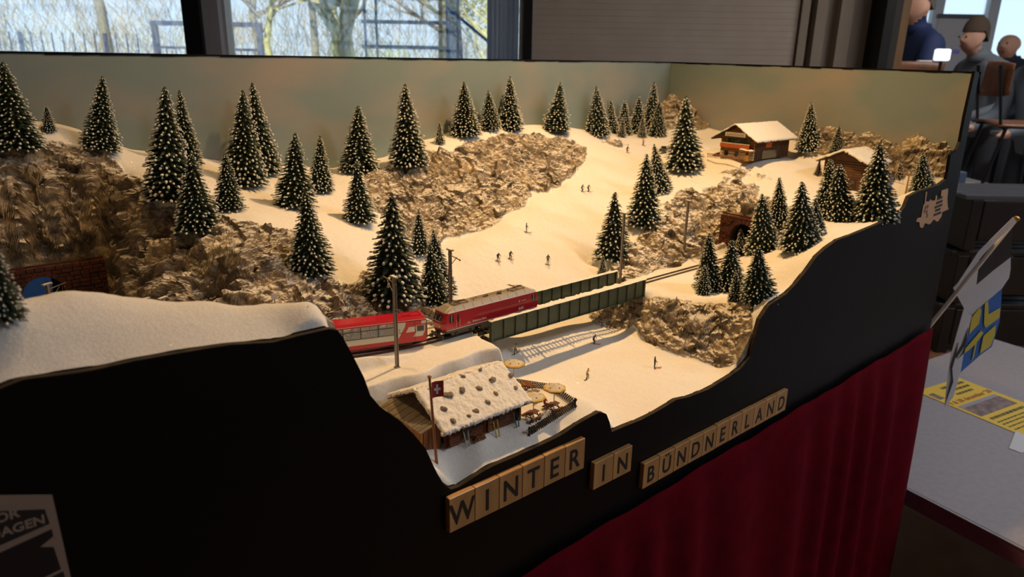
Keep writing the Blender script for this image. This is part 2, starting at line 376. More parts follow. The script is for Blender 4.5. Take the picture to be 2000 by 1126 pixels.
cx(.0, .668, 1.15, 1); cx(-.1, .6, 1.25, 1); cx(-.25, .4, 1.25, 1); cx(-.25, .7, 1.3, 1); cx(.02, .55, 1.12, 1); cx(.04, .45, 1.07, .8)
# front left hill
for q in ((0, 608, .045), (60, 586, .055), (130, 567, .065), (200, 572, .068), (280, 582, .068), (400, 590, .065), (520, 600, .055), (590, 612, .045), (635, 627, .032)): cp(*q)
for x in np.linspace(-.2, .262, 14): cx(float(x), .006, float(FZ(x)) + .0008)
for q in ((-.25, .05, 1.27), (-.25, .2, 1.25), (-.12, .12, 1.27), (0, .16, 1.20), (.08, .19, 1.12), (.16, .18, 1.10), (.22, .15, 1.08), (.28, .10, 1.075), (.3, .05, 1.11), (.05, .3, 1.07), (0, .3, 1.09)): cx(*q, .4)
for q in ((.285, .006, 1.15), (.30, .02, 1.07), (.32, .006, 1.06), (.35, .006, 1.04)): cx(*q)
# hut terrace and the bank up to the track
for x in np.linspace(.372, .64, 10): cx(float(x), .006, float(FZ(x)) + .0005)
for q in ((.335, .03, 1.055), (.36, .06, 1.045), (.395, .03, 1.031), (.45, .03, 1.033), (.52, .035, 1.032), (.6, .035, 1.028), (.64, .03, 1.022), (.42, .08, 1.035), (.5, .09, 1.034), (.58, .09, 1.032), (.64, .08, 1.024), (.66, .05, 1.002), (.655, .1, 1.004), (.645, .15, 1.004),
          (.33, .10, 1.063), (.31, .14, 1.069), (.38, .146, 1.038), (.45, .148, 1.038), (.52, .150, 1.036), (.58, .155, 1.034, -.5), (.41, .125, 1.035), (.49, .125, 1.035), (.56, .125, 1.033), (.61, .16, 1.012), (.62, .2, 1.008)): cx(*q)
for q in ((.37, .158, 1.0725), (.40, .157, 1.072), (.43, .158, 1.072), (.46, .160, 1.072), (.49, .161, 1.0715), (.52, .162, 1.0715), (.545, .164, 1.071), (.585, .172, 1.070)): cx(*q, -.5)
# right abutment, rock wall and the shelf of young trees
for x in np.linspace(.665, .93, 8): cx(float(x), .006, float(FZ(x)) + .0005)
for x in np.linspace(1.02, 1.55, 9): cx(float(x), .006, float(FZ(x)) + .001)
for q in ((.925, .165, 1.005, .9), (.945, .10, .995, .9), (.965, .04, .988, .9), (.935, .225, 1.01, .9), (.93, .285, 1.02, .8)): cx(*q)
for q in ((.952, .17, 1.058, .9), (.985, .10, 1.058, .9), (1.015, .05, 1.058, .9), (.96, .235, 1.063, .5), (.96, .285, 1.055, .7)): cx(*q)
for q in ((1.0, .18, 1.068), (1.04, .11, 1.070), (1.10, .06, 1.083), (1.08, .14, 1.075), (1.15, .12, 1.088), (1.2, .07, 1.118), (1.24, .16, 1.100), (1.16, .18, 1.075), (1.3, .10, 1.145), (1.36, .15, 1.158), (1.42, .06, 1.160)): cx(*q, .1)
for q in ((1160, 530, .38, .5), (1195, 500, .36, .3), (1180, 525, .345, .3), (1235, 505, .31, .9), (1260, 470, .345, .9), (1250, 440, .385, .4), (1300, 470, .31, 1), (1350, 455, .30, 1), (1390, 480, .285, 1), (1330, 420, .35, .8), (1400, 420, .33, .9),
          (1215, 470, .385, .5), (1230, 430, .42, .4), (1290, 395, .42, .6), (1340, 370, .42, .6), (1300, 350, .49, .3), (1340, 332, .49, .2), (1390, 350, .42, .5), (1440, 345, .37, .6), (1400, 320, .44, .3), (1500, 330, .32, .4), (1560, 320, .30, .2), (1450, 385, .31, .8), (1510, 370, .27, .5), (1550, 370, .235, .1)): cp(*q)
for q in ((.98, .29, 1.05, .8), (1.05, .285, 1.068, .9), (1.15, .285, 1.069, .9), (1.25, .285, 1.07, .9), (1.31, .29, 1.08, 1), (1.33, .25, 1.17, .9), (1.34, .20, 1.165, .8), (1.31, .178, 1.10, .4)): cx(*q)
# lodge plateau, side-wall ridge
for q in ((1.50, .50, 1.243), (1.52, .42, 1.243), (1.60, .48, 1.245), (1.65, .40, 1.24), (1.70, .50, 1.25), (1.72, .38, 1.245), (1.55, .6, 1.255), (1.45, .56, 1.225)): cx(*q)
for q in ((1.6, .70, 1.262, .1), (1.7, .66, 1.26, .2), (1.75, .66, 1.285, .7), (1.735, .72, 1.325, 1), (1.75, .78, 1.36, 1), (1.66, .77, 1.28, .7)): cx(*q)
for q in ((1.60, .22, 1.212), (1.66, .18, 1.20), (1.55, .16, 1.19), (1.5, .1, 1.172), (1.6, .1, 1.185), (1.70, .08, 1.21), (1.45, .22, 1.19)): cx(*q)
for q in ((1.72, .16, 1.225, .5), (1.735, .22, 1.27, 1), (1.735, .12, 1.255, 1), (1.752, .30, 1.305, .9), (1.752, .2, 1.305, .9), (1.752, .1, 1.307, .9), (1.70, .28, 1.235, .3), (1.725, .3, 1.265, .9), (1.735, .05, 1.245, .9), (1.752, .036, 1.285, .9), (1.752, .38, 1.285, .6), (1.70, .34, 1.24, .2)): cx(*q)
for x, z in ((1.62, 1.18), (1.66, 1.205), (1.70, 1.215), (1.745, 1.225)): cx(x, .008, min(z, float(FZ(min(x, 1.70)))) , .3)
for q in ((-.55, .006, 1.235, 0), (-.4, .006, 1.235, 0), (-.55, .2, 1.25, .3), (-.4, .3, 1.24, .5), (-.55, .45, 1.25, .6), (-.4, .6, 1.28, .8), (-.55, .78, 1.33, .3), (-.3, .78, 1.33, .3), (-.1, .78, 1.345, .3)): cx(*q)
CPA = np.array(CP)
def rbf(P, V, Q, eps=.008):
    d = np.sqrt(((P[:, None, :] - P[None, :, :]) ** 2).sum(2) + eps ** 2)
    n = len(P); A = np.zeros((n + 3, n + 3)); A[:n, :n] = d + np.eye(n) * 1e-4; A[:n, n] = 1; A[:n, n + 1:] = P; A[n, :n] = 1; A[n + 1:, :n] = P.T
    w = np.linalg.solve(A, np.concatenate([V, np.zeros((3,) + V.shape[1:])]))
    out_ = np.zeros((len(Q),) + V.shape[1:])
    for i in range(0, len(Q), 20000):
        q = Q[i:i + 20000]; D = np.sqrt(((q[:, None, :] - P[None, :, :]) ** 2).sum(2) + eps ** 2)
        out_[i:i + 20000] = D @ w[:n] + w[n] + q @ w[n + 1:]
    return out_
NX, NY = 1100, 460
gx = np.linspace(-.55, XS - .001, NX); gy = np.linspace(.0062, YB - .001, NY)
cgx = gx[::2]; cgy = gy[::2]                      # solve on a coarser grid, then refine
GX, GY = np.meshgrid(cgx, cgy); Q = np.stack([GX.ravel(), GY.ravel()], 1)
sol = rbf(CPA[:, :2], CPA[:, 2:], Q)
def refine(a):
    a = a.reshape(len(cgy), len(cgx))
    b = np.stack([np.interp(gx, cgx, r) for r in a]); return np.stack([np.interp(gy, cgy, b[:, j]) for j in range(NX)], 1)
Z = refine(sol[:, 0]); RK = np.clip(refine(sol[:, 1]), -1, 1)
X, Y = np.meshgrid(gx, gy)
# level bed of the railway
def dtrack(X, Y):
    d1 = np.where(X >= ARC[0], np.abs(Y - TY), 9)
    ang = np.arctan2(ARC[0] - X, ARC[1] - Y); d2 = np.where((X < ARC[0]) & (ang > -.02) & (ang < 1.75), np.abs(np.hypot(X - ARC[0], Y - ARC[1]) - ARC[2]), 9)
    return np.minimum(d1, d2)
DT = dtrack(X, Y)
on_bridge = sstep(.590, .606, X) * (1 - sstep(.945, .962, X)) 
wbed = (1 - sstep(.024, .046, DT)) * (1 - on_bridge) * (1 - sstep(1.315, 1.32, X)) * (1 - sstep(.662, .668, Y))
Z = Z * (1 - wbed) + BED * wbed
RK = RK * (1 - wbed)
# cut snow bank between the hut terrace and the track
ybk = .1575 + .004 * np.sin(X * 38) + .003 * np.sin(X * 91 + 1)
wbk = sstep(.350, .375, X) * (1 - sstep(.585, .603, X)) * sstep(.10, .125, Y) * (1 - sstep(.196, .210, Y))
Z = Z * (1 - wbk) + wbk * (1.0365 + .0352 * sstep(ybk - .006, ybk + .002, Y)); RK = RK * (1 - wbk) - wbk
gyz, gxz = np.gradient(Z, gy, gx); slope = np.hypot(gxz, gyz)
def displaced(X, Y, Z, RK, slope, gxz, gyz, wbed):
    P3 = np.stack([X.ravel(), Y.ravel(), Z.ravel()], 1)
    n1 = fbm(P3 * 14, 3).reshape(X.shape); wp3 = P3 + .020 * np.stack([fbm(P3 * 17 + 50, 2), fbm(P3 * 17 + 90, 2), fbm(P3 * 17 + 130, 2)], 1)
    n2 = fbm(wp3 * np.array([15, 15, 20]) + 5, 5, .52, True).reshape(X.shape); n3 = fbm(P3 * 90 + 9, 3, .6).reshape(X.shape); n4 = fbm(wp3 * np.array([42, 42, 60]) + 31, 4, .6, True).reshape(X.shape)
    rock = np.clip(RK * 1.25 + np.minimum(slope - .9, 2) * .35 + n1 * .9 + n3 * .25 - .12, 0, 1); rock = sstep(.38, .62, rock) * (1 - wbed)
    w2 = P3 + .012 * np.stack([fbm(P3 * 30 + 50, 3), fbm(P3 * 30 + 90, 3), fbm(P3 * 30 + 130, 3)], 1)
    f1 = facet(w2 * np.array([26, 26, 32]), 1).reshape(X.shape); f2 = facet(w2 * np.array([70, 70, 85]), 2).reshape(X.shape)
    edge_f = sstep(0, .03, Y - .006) * sstep(0, .012, YB - Y)
    near_portal = np.maximum((1 - sstep(.06, .10, np.abs(X - .14))) * sstep(.60, .63, Y) * (1 - sstep(1.155, 1.18, Z)), (1 - sstep(.05, .07, np.abs(Y - TY))) * (1 - sstep(.03, .05, np.abs(X - 1.31))) * (1 - sstep(1.155, 1.175, Z)))
    amp = .034 * rock * edge_f * (1 - .92 * near_portal)
    disp = amp * ((n2 - .45) * .55 + (n4 - .45) * .22 + f1 * .24 + f2 * .075) + (1 - rock) * edge_f * (.0020 * n1 + .0013 * n3) * (1 - wbed * .7)
    norm = np.stack([-gxz, -gyz, np.ones_like(gxz)], 2); norm /= np.linalg.norm(norm, axis=2)[:, :, None]; norm[:, :, 2] *= .75
    VX = np.clip(X + norm[:, :, 0] * disp, -.56, XS - .0005); VY = np.clip(Y + norm[:, :, 1] * disp, .0062, YB - .0005); VZ = Z + norm[:, :, 2] * disp
    VZ[0] = np.minimum(VZ[0], np.maximum(FZ(gx) + .002, 0))
    return VX, VY, VZ, rock
# rows packed closer where the ground is steep
dens = np.sqrt(1 + (gyz * .9) ** 2); kk = np.ones(31) / 31
dens = np.stack([np.convolve(np.pad(r, 15, mode='edge'), kk, 'valid') for r in dens]); cum = np.concatenate([np.zeros((1, NX)), np.cumsum((dens[1:] + dens[:-1]) / 2, 0)]); cum /= cum[-1]
tt_ = np.linspace(0, 1, NY); AY = np.stack([np.interp(tt_, cum[:, j], gy) for j in range(NX)], 1)
def resample(A): return np.stack([np.interp(AY[:, j], gy, A[:, j]) for j in range(NX)], 1)
VX, VY, VZ, rock = displaced(X, AY, resample(Z), resample(RK), resample(slope), resample(gxz), resample(gyz), resample(wbed))
UZ = np.stack([np.interp(gy, np.maximum.accumulate(VY[:, j]), VZ[:, j]) for j in range(NX)], 1)
def HZ(x, y):                    # scenery height at a point
    j = min(max(int(round((x - gx[0]) / (gx[1] - gx[0]))), 0), NX - 1); i = min(max(int(round((y - gy[0]) / (gy[1] - gy[0]))), 0), NY - 1)
    return float(UZ[i, j])
def ground(px, py, y0=.01, y1=.79):   # first hit of a photo ray with the scenery
    ys = np.linspace(y0, y1, 500)
    for y in ys:
        p = at(px, py, y=y)
        if p[0] < gx[0] or p[0] > gx[-1]: continue
        if p[2] <= HZ(p[0], p[1]): return Vector(p)
    return Vector(at(px, py, y=y1))
verts = np.stack([VX.ravel(), VY.ravel(), VZ.ravel()], 1)
ii, jj = np.meshgrid(np.arange(NY - 1), np.arange(NX - 1), indexing='ij'); k = (ii * NX + jj).ravel()
quads = np.stack([k, k + 1, k + NX + 1, k + NX], 1)
fc = verts[quads].mean(1)
zmin = verts[quads][:, :, 2].min(1)
kill = (np.abs(fc[:, 0] - .1265) < .027) & (fc[:, 1] > .655) & (zmin < 1.142)
kill |= (np.abs(fc[:, 1] - TY) < .029) & (fc[:, 0] > 1.306) & (fc[:, 0] < 1.37) & (zmin < 1.142)
quads = quads[~kill]
me = bpy.data.meshes.new('terrain')
me.vertices.add(len(verts)); me.vertices.foreach_set('co', verts.astype(np.float32).ravel())
me.loops.add(len(quads) * 4); me.loops.foreach_set('vertex_index', quads.astype(np.int32).ravel())
me.polygons.add(len(quads)); me.polygons.foreach_set('loop_start', np.arange(0, len(quads) * 4, 4, dtype=np.int32)); me.polygons.foreach_set('loop_total', np.full(len(quads), 4, np.int32))
me.update(calc_edges=True); me.polygons.foreach_set('use_smooth', rock.ravel()[quads].mean(1) < .6)
ca = me.attributes.new('rock', 'FLOAT', 'POINT'); ca.data.foreach_set('value', rock.ravel().astype(np.float32))
def terrain_mat():
    m = bpy.data.materials.new('plaster_rock_and_snow'); m.use_nodes = True; n = m.node_tree; b = n.nodes['Principled BSDF']; N = n.nodes.new; L = n.links.new
    tc = N('ShaderNodeTexCoord'); at_ = N('ShaderNodeAttribute'); at_.attribute_name = 'rock'
    def noise(sc, det, rg=.6):
        z = N('ShaderNodeTexNoise'); z.inputs['Scale'].default_value = sc; z.inputs['Detail'].default_value = det; z.inputs['Roughness'].default_value = rg; L(tc.outputs['Object'], z.inputs['Vector']); return z
    a = noise(22, 6); c = noise(75, 4, .55); sp = noise(320, 4, .7); sn = noise(900, 2)
    rc = N('ShaderNodeValToRGB'); e = rc.color_ramp.elements; e[0].position = .36; e[0].color = (.17, .145, .115, 1); e[1].position = .66; e[1].color = (.42, .34, .22, 1)
    e2 = rc.color_ramp.elements.new(.52); e2.color = (.32, .275, .22, 1)
    L(a.outputs[0], rc.inputs[0])
    r2 = N('ShaderNodeValToRGB'); r2.color_ramp.elements[0].position = .38; r2.color_ramp.elements[0].color = (.5, .48, .45, 1); r2.color_ramp.elements[1].position = .62; r2.color_ramp.elements[1].color = (1.25, 1.2, 1.12, 1); L(c.outputs[0], r2.inputs[0])
    mx = N('ShaderNodeMix'); mx.data_type = 'RGBA'; mx.blend_type = 'MULTIPLY'; mx.inputs['Factor'].default_value = .6; L(rc.outputs[0], mx.inputs['A']); L(r2.outputs[0], mx.inputs['B'])
    # snow dusting that has settled on the ledges of the rock (faces turned up)
    ge = N('ShaderNodeNewGeometry'); sx = N('ShaderNodeSeparateXYZ'); L(ge.outputs['Normal'], sx.inputs[0])
    du = N('ShaderNodeMath'); du.operation = 'MULTIPLY_ADD'; L(c.outputs[0], du.inputs[0]); du.inputs[1].default_value = .9; L(sx.outputs['Z'], du.inputs[2])
    dm = N('ShaderNodeMapRange'); dm.inputs['From Min'].default_value = 1.08; dm.inputs['From Max'].default_value = 1.42; dm.inputs['To Max'].default_value = .85; L(du.outputs[0], dm.inputs['Value'])
    snow = N('ShaderNodeValToRGB'); snow.color_ramp.elements[0].position = .35; snow.color_ramp.elements[0].color = (.74, .74, .74, 1); snow.color_ramp.elements[1].position = .6; snow.color_ramp.elements[1].color = (.86, .86, .86, 1); L(sn.outputs[0], snow.inputs[0])
    m2 = N('ShaderNodeMix'); m2.data_type = 'RGBA'; L(dm.outputs['Result'], m2.inputs['Factor']); L(mx.outputs['Result'], m2.inputs['A']); L(snow.outputs[0], m2.inputs['B'])
    rm = N('ShaderNodeMath'); rm.operation = 'MULTIPLY_ADD'; L(sp.outputs[0], rm.inputs[0]); rm.inputs[1].default_value = .9; L(at_.outputs['Fac'], rm.inputs[2])
    rr = N('ShaderNodeMapRange'); rr.inputs['From Min'].default_value = .75; rr.inputs['From Max'].default_value = 1.1; L(rm.outputs[0], rr.inputs['Value'])
    m3 = N('ShaderNodeMix'); m3.data_type = 'RGBA'; L(rr.outputs['Result'], m3.inputs['Factor']); L(snow.outputs[0], m3.inputs['A']); L(m2.outputs['Result'], m3.inputs['B'])
    L(m3.outputs['Result'], b.inputs['Base Color']); b.inputs['Roughness'].default_value = .85; b.inputs['Specular IOR Level'].default_value = .25
    bh = N('ShaderNodeMath'); bh.operation = 'MULTIPLY_ADD'; L(c.outputs[0], bh.inputs[0]); L(rr.outputs['Result'], bh.inputs[1]); s2 = N('ShaderNodeMath'); s2.operation = 'MULTIPLY'; s2.inputs[1].default_value = .12; L(sp.outputs[0], s2.inputs[0]); L(s2.outputs[0], bh.inputs[2])
    bp = N('ShaderNodeBump'); bp.inputs['Strength'].default_value = 1; bp.inputs['Distance'].default_value = .005; L(bh.outputs[0], bp.inputs['Height']); L(bp.outputs[0], b.inputs['Normal'])
    return m
M_terr = terrain_mat(); me.materials.append(M_terr)
ter = tag(link('mountain_scenery', me), 'plaster mountain scenery with grey rock faces and white ski slope', 'scenery')
M_snow = mat('snow', (.80, .80, .80), .85, col2=(.88, .88, .88), scale=400, bump=.0012, bscale=260, spec=.25)
# ================================================================== the room
def struct(o): o['kind'] = 'structure'; return o
def hbox(name, u0, u1, v0, v1, z0, z1, m, parent=None, kind=None):      # box in the room frame
    c = hall((u0 + u1) / 2, (v0 + v1) / 2, (z0 + z1) / 2)
    b = MB().box(-(u1 - u0) / 2, (u1 - u0) / 2, -(v1 - v0) / 2, (v1 - v0) / 2, -(z1 - z0) / 2, (z1 - z0) / 2)
    o = b.build(name, m, None, loc=c, rz=HROT)
    if parent: o.parent = parent; o.matrix_parent_inverse = parent.matrix_basis.inverted()
    if kind: o['kind'] = kind
    return o
def hparts(name, boxes, m):      # several boxes of one piece of the setting
    b = MB(); o0 = hall(0, 0, 0)
    for (u0, u1, v0, v1, z0, z1) in boxes: b.box(u0, u1, v0, v1, z0, z1)
    return struct(b.build(name, m, None, loc=o0, rz=HROT))
M_wall = mat('room_wall', '#b3aaa0', .8, col2='#aaa198', scale=3)
M_ceil = mat('ceiling_white', '#b9b6b0', .9, bump=.001, bscale=50)
M_floor = mat('brown_linoleum', '#8a5f3c', .45, col2='#9a7048', scale=9, detail=8, bump=.0002, bscale=200)
M_white = mat('white_frame', '#c9c9cc', .4)
M_dark = mat('dark_post', '#16161a', .5)
M_tan = mat('tan_wood', '#9c7a55', .5, col2='#8b6a47', scale=30, stretch=(1, 1, .1))
WV = 3.3; K = .00226
def pu(px): return (px - 1000) * K
hparts('floor', [(-6, 9, -4, 8.1, -.05, 0)], M_floor)
hparts('ceiling', [(-6, 9, -4, 8.1, 3.1, 3.15)], M_ceil)
wa0, wa1, wb0, wb1 = -3.6, pu(366), pu(430), pu(1006)
hparts('wall_back', [(-6, 1.58, WV, WV + .12, 0, .95), (-6, 1.58, WV, WV + .12, 2.6, 3.1), (-6, wa0, WV, WV + .12, .95, 2.6), (wb1 + .05, 1.58, WV, WV + .12, .95, 2.6)], M_wall)
hparts('wall_left', [(-6.1, -6, -4, WV + .1, 0, 3.1)], M_wall)
hparts('wall_front', [(-6, 9, -4.1, -4, 0, 3.1)], M_wall)
hparts('wall_near_right', [(4.6, 4.7, -4, 2.3, 0, .55), (4.6, 4.7, -4, 2.3, 2.65, 3.1), (4.6, 4.7, -4, -2.6, .55, 2.65), (4.6, 4.7, 1.9, 2.3, .55, 2.65)], M_wall)
# right wall: long window band
hparts('wall_right', [(9, 9.1, -4, 8.1, 0, .9), (9, 9.1, -4, 8.1, 2.7, 3.1), (9, 9.1, -4, -2.5, .9, 2.7), (9, 9.1, 6.8, 8.1, .9, 2.7)], M_wall)
hparts('wall_hall', [(1.55, 9, 8, 8.1, 0, .95), (1.55, 9, 8, 8.1, 2.75, 3.1), (1.55, 3.4, 8, 8.1, .95, 2.75), (8.6, 9, 8, 8.1, .95, 2.75)], M_wall)
hparts('wall_passage', [(1.20, 1.28, WV, 8.1, 0, 3.1)], M_wall)
M_glass = mat('window_glass', (.95, .97, 1), .02, trans=1.0, spec=.3, alpha=.15)
def window(name, u0, u1, v, z0, z1, t=.05, mull=()):
    r = struct(empty(name, hall((u0 + u1) / 2, v, z0), HROT)); w = (u1 - u0) / 2; h = z1 - z0
    f = MB(); f.box(-w, w, -.04, .04, 0, t); f.box(-w, w, -.04, .04, h - t, h); f.box(-w, -w + t, -.04, .04, t, h - t); f.box(w - t, w, -.04, .04, t, h - t)
    for mu in mull: f.box(mu - t * .6 - (u0 + u1) / 2, mu + t * .6 - (u0 + u1) / 2, -.04, .04, t, h - t)
    f.build('window_frame', M_white, r)
    MB().box(-w + t, w - t, -.004, .004, t, h - t).build('pane', M_glass, r)
    return r
window('window_1', wa0, wa1, WV + .06, .95, 2.6, .012)
window('window_2', wb0, wb1 + .012, WV + .06, .95, 2.6, .014)
window('window_3', 3.4, 8.6, 8.05, .95, 2.75, .09, (4.42, 5.0, 5.55, 6.4, 7.4))
w4 = struct(empty('window_4', hall(9.05, 2.15, .9), HROT)); f = MB()
for vv in (-4.65, -2.8, -.9, .9, 2.8, 4.65): f.box(-.04, .04, vv - .05, vv + .05, 0, 1.8)
f.box(-.04, .04, -4.65, 4.65, 0, .07); f.box(-.04, .04, -4.65, 4.65, 1.73, 1.8); f.build('window_frame', M_white, w4)
MB().box(-.004, .004, -4.6, 4.6, .07, 1.73).build('pane', M_glass, w4)
w5 = struct(empty('window_5', hall(4.65, -.35, .55), HROT)); f = MB()
for vv in (-2.25, -.75, .75, 2.25): f.box(-.04, .04, vv - .05, vv + .05, 0, 2.1)
f.box(-.04, .04, -2.25, 2.25, 0, .07); f.box(-.04, .04, -2.25, 2.25, 2.03, 2.1); f.build('window_frame', M_white, w5)
MB().box(-.004, .004, -2.2, 2.2, .07, 2.03).build('pane', M_glass, w5)
def portal(u, v, z, w, h, rz):
    l = bpy.data.lights.new('sky_portal', 'AREA'); l.shape = 'RECTANGLE'; l.size = w; l.size_y = h; l.cycles.is_portal = True; l.energy = 1
    o = bpy.data.objects.new('sky_portal', l); COL.objects.link(o); o.location = hall(u, v, z); o.rotation_euler = (math.radians(90), 0, HROT + rz)
portal((wa0 + wa1) / 2, WV + .14, 1.775, wa1 - wa0, 1.65, math.pi)
portal((wb0 + wb1) / 2, WV + .14, 1.775, wb1 - wb0, 1.65, math.pi)
portal(6, 8.15, 1.85, 5.2, 1.8, math.pi)
portal(9.15, 2.15, 1.8, 9.3, 1.8, math.pi / 2)
portal(4.72, -.35, 1.6, 4.5, 2.1, math.pi / 2)
# fluorescent fittings on the ceiling, right of the layout
def ceiling_light(label, u, v):
    f_ = empty('ceiling_light', hall(u, v, 3.02), HROT + .3, label, 'lamp', 'fluorescent ceiling lights')
    MB().bevbox(-.66, .66, -.13, .13, .03, .08, .006).build('housing', M_white, f_)
    for y in (-.07, .07): MB().cyl((-.6, y, .015), (.6, y, .015), .013, n=10).build('tube', mat('tube_glow', '#ffffff', .4, emit=((.92, .96, 1), 6.0)), f_)
    l = bpy.data.lights.new('fluorescent', 'AREA'); l.shape = 'RECTANGLE'; l.size = 1.2; l.size_y = .2; l.energy = CEIL; l.color = (1.0, .95, .90)
    o = bpy.data.objects.new('fluorescent', l); COL.objects.link(o); o.parent = f_; o.location = (0, 0, -.005)
CEIL = 25.0
ceiling_light('fluorescent ceiling light above the side table', 2.6, .5)
ceiling_light('fluorescent ceiling light right of the side table', 3.4, 1.7)
ceiling_light('fluorescent ceiling light above the hall tables', 3.4, 4.4)
# posts, curtain and blind on the window wall
hparts('trim_1', [(pu(366), pu(399), WV - .05, WV + .1, 0, 3.1)], M_dark)
hparts('trim_2', [(pu(399), pu(430), WV - .02, WV + .1, 0, 3.1)], mat('grey_mullion', '#c4c4cc', .5))
hparts('trim_3', [(pu(1013), pu(1029), WV - .08, WV, 0, 3.1)], M_dark)
hparts('trim_4', [(pu(1009), pu(1013), WV - .07, WV, 0, 3.1)], M_white)
cu = MB(); pts = []
for i in range(41): pts.append((pu(944) + (pu(1004) - pu(944)) * i / 40, -.05 + .018 * math.sin(i * 1.05) + .008 * math.sin(i * 2.3)))
cu.add([(u, v, z) for z in (.05, 2.75) for u, v in pts] + [(u, v + .003, z) for z in (.05, 2.75) for u, v in pts], [(i, i + 1, 42 + i, 41 + i) for i in range(40)] + [(82 + i, 123 + i, 124 + i, 83 + i) for i in range(40)])
co = cu.build('curtain', translucent(mat('grey_curtain', '#dcdce4', .8, col2='#d0d0da', scale=20), (.85, .87, .95), .8), None, True, loc=hall(0, WV, 0), rz=HROT); tag(co, 'narrow grey-white curtain gathered beside the tall window', 'curtain')
bl = empty('window_blind', hall((pu(1030) + pu(1535)) / 2, WV - .03, .6), HROT, 'closed taupe blind of fine horizontal slats behind the backdrop', 'blind')
bw = (pu(1535) - pu(1030)) / 2; M_blind = mat('taupe_blind', '#d0c2b4', .7, col2='#c8b9ab', scale=8)
for i in range(84):
    z = .02 + i * .025; s_ = MB(); s_.box(-bw, bw, -.004, .004, z, z + .0246, M=None)
    for k_, v_ in enumerate(s_.v):
        if v_[2] > z + .02: s_.v[k_] = (v_[0], v_[1] + .0006, v_[2])
    s_.build('slat', M_blind, bl)
hparts('trim_5', [(pu(1537), pu(1552), WV - .05, WV, 0, 3.1), (pu(1565), pu(1585), WV - .05, WV, 0, 3.1), (pu(1610), pu(1634), WV - .05, WV, 0, 3.1)], mat('taupe_trim', '#a39586', .6))
hparts('trim_6', [(pu(1676), pu(1693), WV - .14, WV, 0, 3.1)], M_dark)
hparts('trim_7', [(pu(1693), pu(1710), WV - .12, WV + .02, 0, 3.1)], mat('grey_post', '#3b3835', .6))
hparts('trim_8', [(pu(1708), pu(1729), WV - .10, WV + .1, 0, 3.1)], M_tan)

# ---------------- the garden outside
M_grass = mat('garden_ground', '#8d9470', .9, col2='#a49f8a', scale=1.5)
hparts('outside_ground', [(-40, 40, WV + .2, 60, -.06, -.01)], M_grass)
# hparts covers the hall strip too; the hall floor lies above it
M_bark = mat('tree_bark', '#6f6a55', .9, col2='#57543f', scale=20)
M_moss = mat('mossy_bark', '#7f8452', .9, col2='#a09d70', scale=14)
M_twig = mat('twigs', '#7a6f5c', .9)
M_bud = mat('spring_buds', '#9fa85a', .9, col2='#b8b070', scale=6)
def bare_tree(label, u, v, h, r, seed, bark, spread=.5, n0=9, buds=0):
    rg = random.Random(seed); root = empty('bare_tree', hall(u, v, -.01), rg.uniform(0, 6), label, 'tree', 'bare trees in the garden')
    t = MB(); br = MB(); bd_ = MB(); base = Vector((0, 0, 0)); pts = [Vector((0, 0, 0))]
    for i in range(1, 7): pts.append(Vector((rg.uniform(-.12, .12) * i * .5, rg.uniform(-.12, .12) * i * .5, h * i / 6)))
    t.tube(pts, [r * (1 - .13 * i) for i in range(7)], 8)
    def grow(p, d, l, rr, lv):
        q = [p]; dd = d.copy()
        for i in range(4):
            dd = (dd + Vector((rg.uniform(-.3, .3), rg.uniform(-.3, .3), rg.uniform(-.05, .22)))).normalized(); q.append(q[-1] + dd * (l / 4))
        br.tube(q, [rr, rr * .8, rr * .6, rr * .45, rr * .25], 4)
        if lv:
            for i in range(5 if lv > 1 else 6):
                k_ = rg.randint(1, 4); grow(q[k_], (dd + Vector((rg.uniform(-1, 1), rg.uniform(-1, 1), rg.uniform(-.3, .8))) * .9).normalized(), l * rg.uniform(.4, .65), rr * .5, lv - 1)
        elif buds:
            for i in range(buds):
                c = q[rg.randint(1, 4)] + Vector((rg.uniform(-.1, .1), rg.uniform(-.1, .1), rg.uniform(-.1, .1))); s_ = rg.uniform(.015, .04)
                bd_.add([c + Vector((s_, 0, 0)), c + Vector((0, s_, s_)), c + Vector((-s_, 0, 0)), c + Vector((0, -s_, s_ * .6))], [(0, 1, 2), (0, 2, 3), (0, 3, 1), (1, 3, 2)])
    for i in range(n0):
        a = rg.uniform(0, 6.28); z = h * rg.uniform(.25, .98); p = pts[min(6, int(z / h * 6))]
        p = Vector((p.x, p.y, z)); grow(p, Vector((math.cos(a), math.sin(a), rg.uniform(.1, .9))).normalized(), h * spread * rg.uniform(.4, .8), r * .38, 2)
    t.build('trunk', bark, root, True); br.build('branches', M_twig if bark is M_bark else bark, root)
    if buds: bd_.build('buds', M_bud, root)
    return root
bare_tree('slim bare tree rising behind the middle of left window', -3.6, 13.5, 6, .09, 1, M_bark)
bare_tree('bare tree with upright branches beside the left window gate', -2.0 - 1.4, 10.5, 5, .06, 2, M_moss)
bare_tree('thick mossy tree trunk in the right window left of stairs', -2.1, 9.2, 5, .15, 3, M_moss, .55, 12, 4)
bare_tree('leaning mossy tree with dense twigs in right window', -3.1, 12.5, 6, .10, 4, M_moss, .6, 13, 4)
bare_tree('bare tree at the far left behind the railings', -7.9, 14.5, 7, .12, 5, M_bark, .6, 12)
bare_tree('forked bare tree standing far behind the left railings', -5.6, 16.5, 7, .11, 6, M_bark, .6, 12)
bare_tree('budding tree right of the blue stair tower', -.45, 11, 5, .06, 7, M_moss, .6, 12, 6)
bare_tree('tall bare tree behind the blue stair tower', -1.7, 17, 8, .13, 8, M_bark, .6, 12)
bare_tree('bare tree in the distance behind the mossy trunk', -4.2, 19, 8, .14, 9, M_bark, .6, 12)
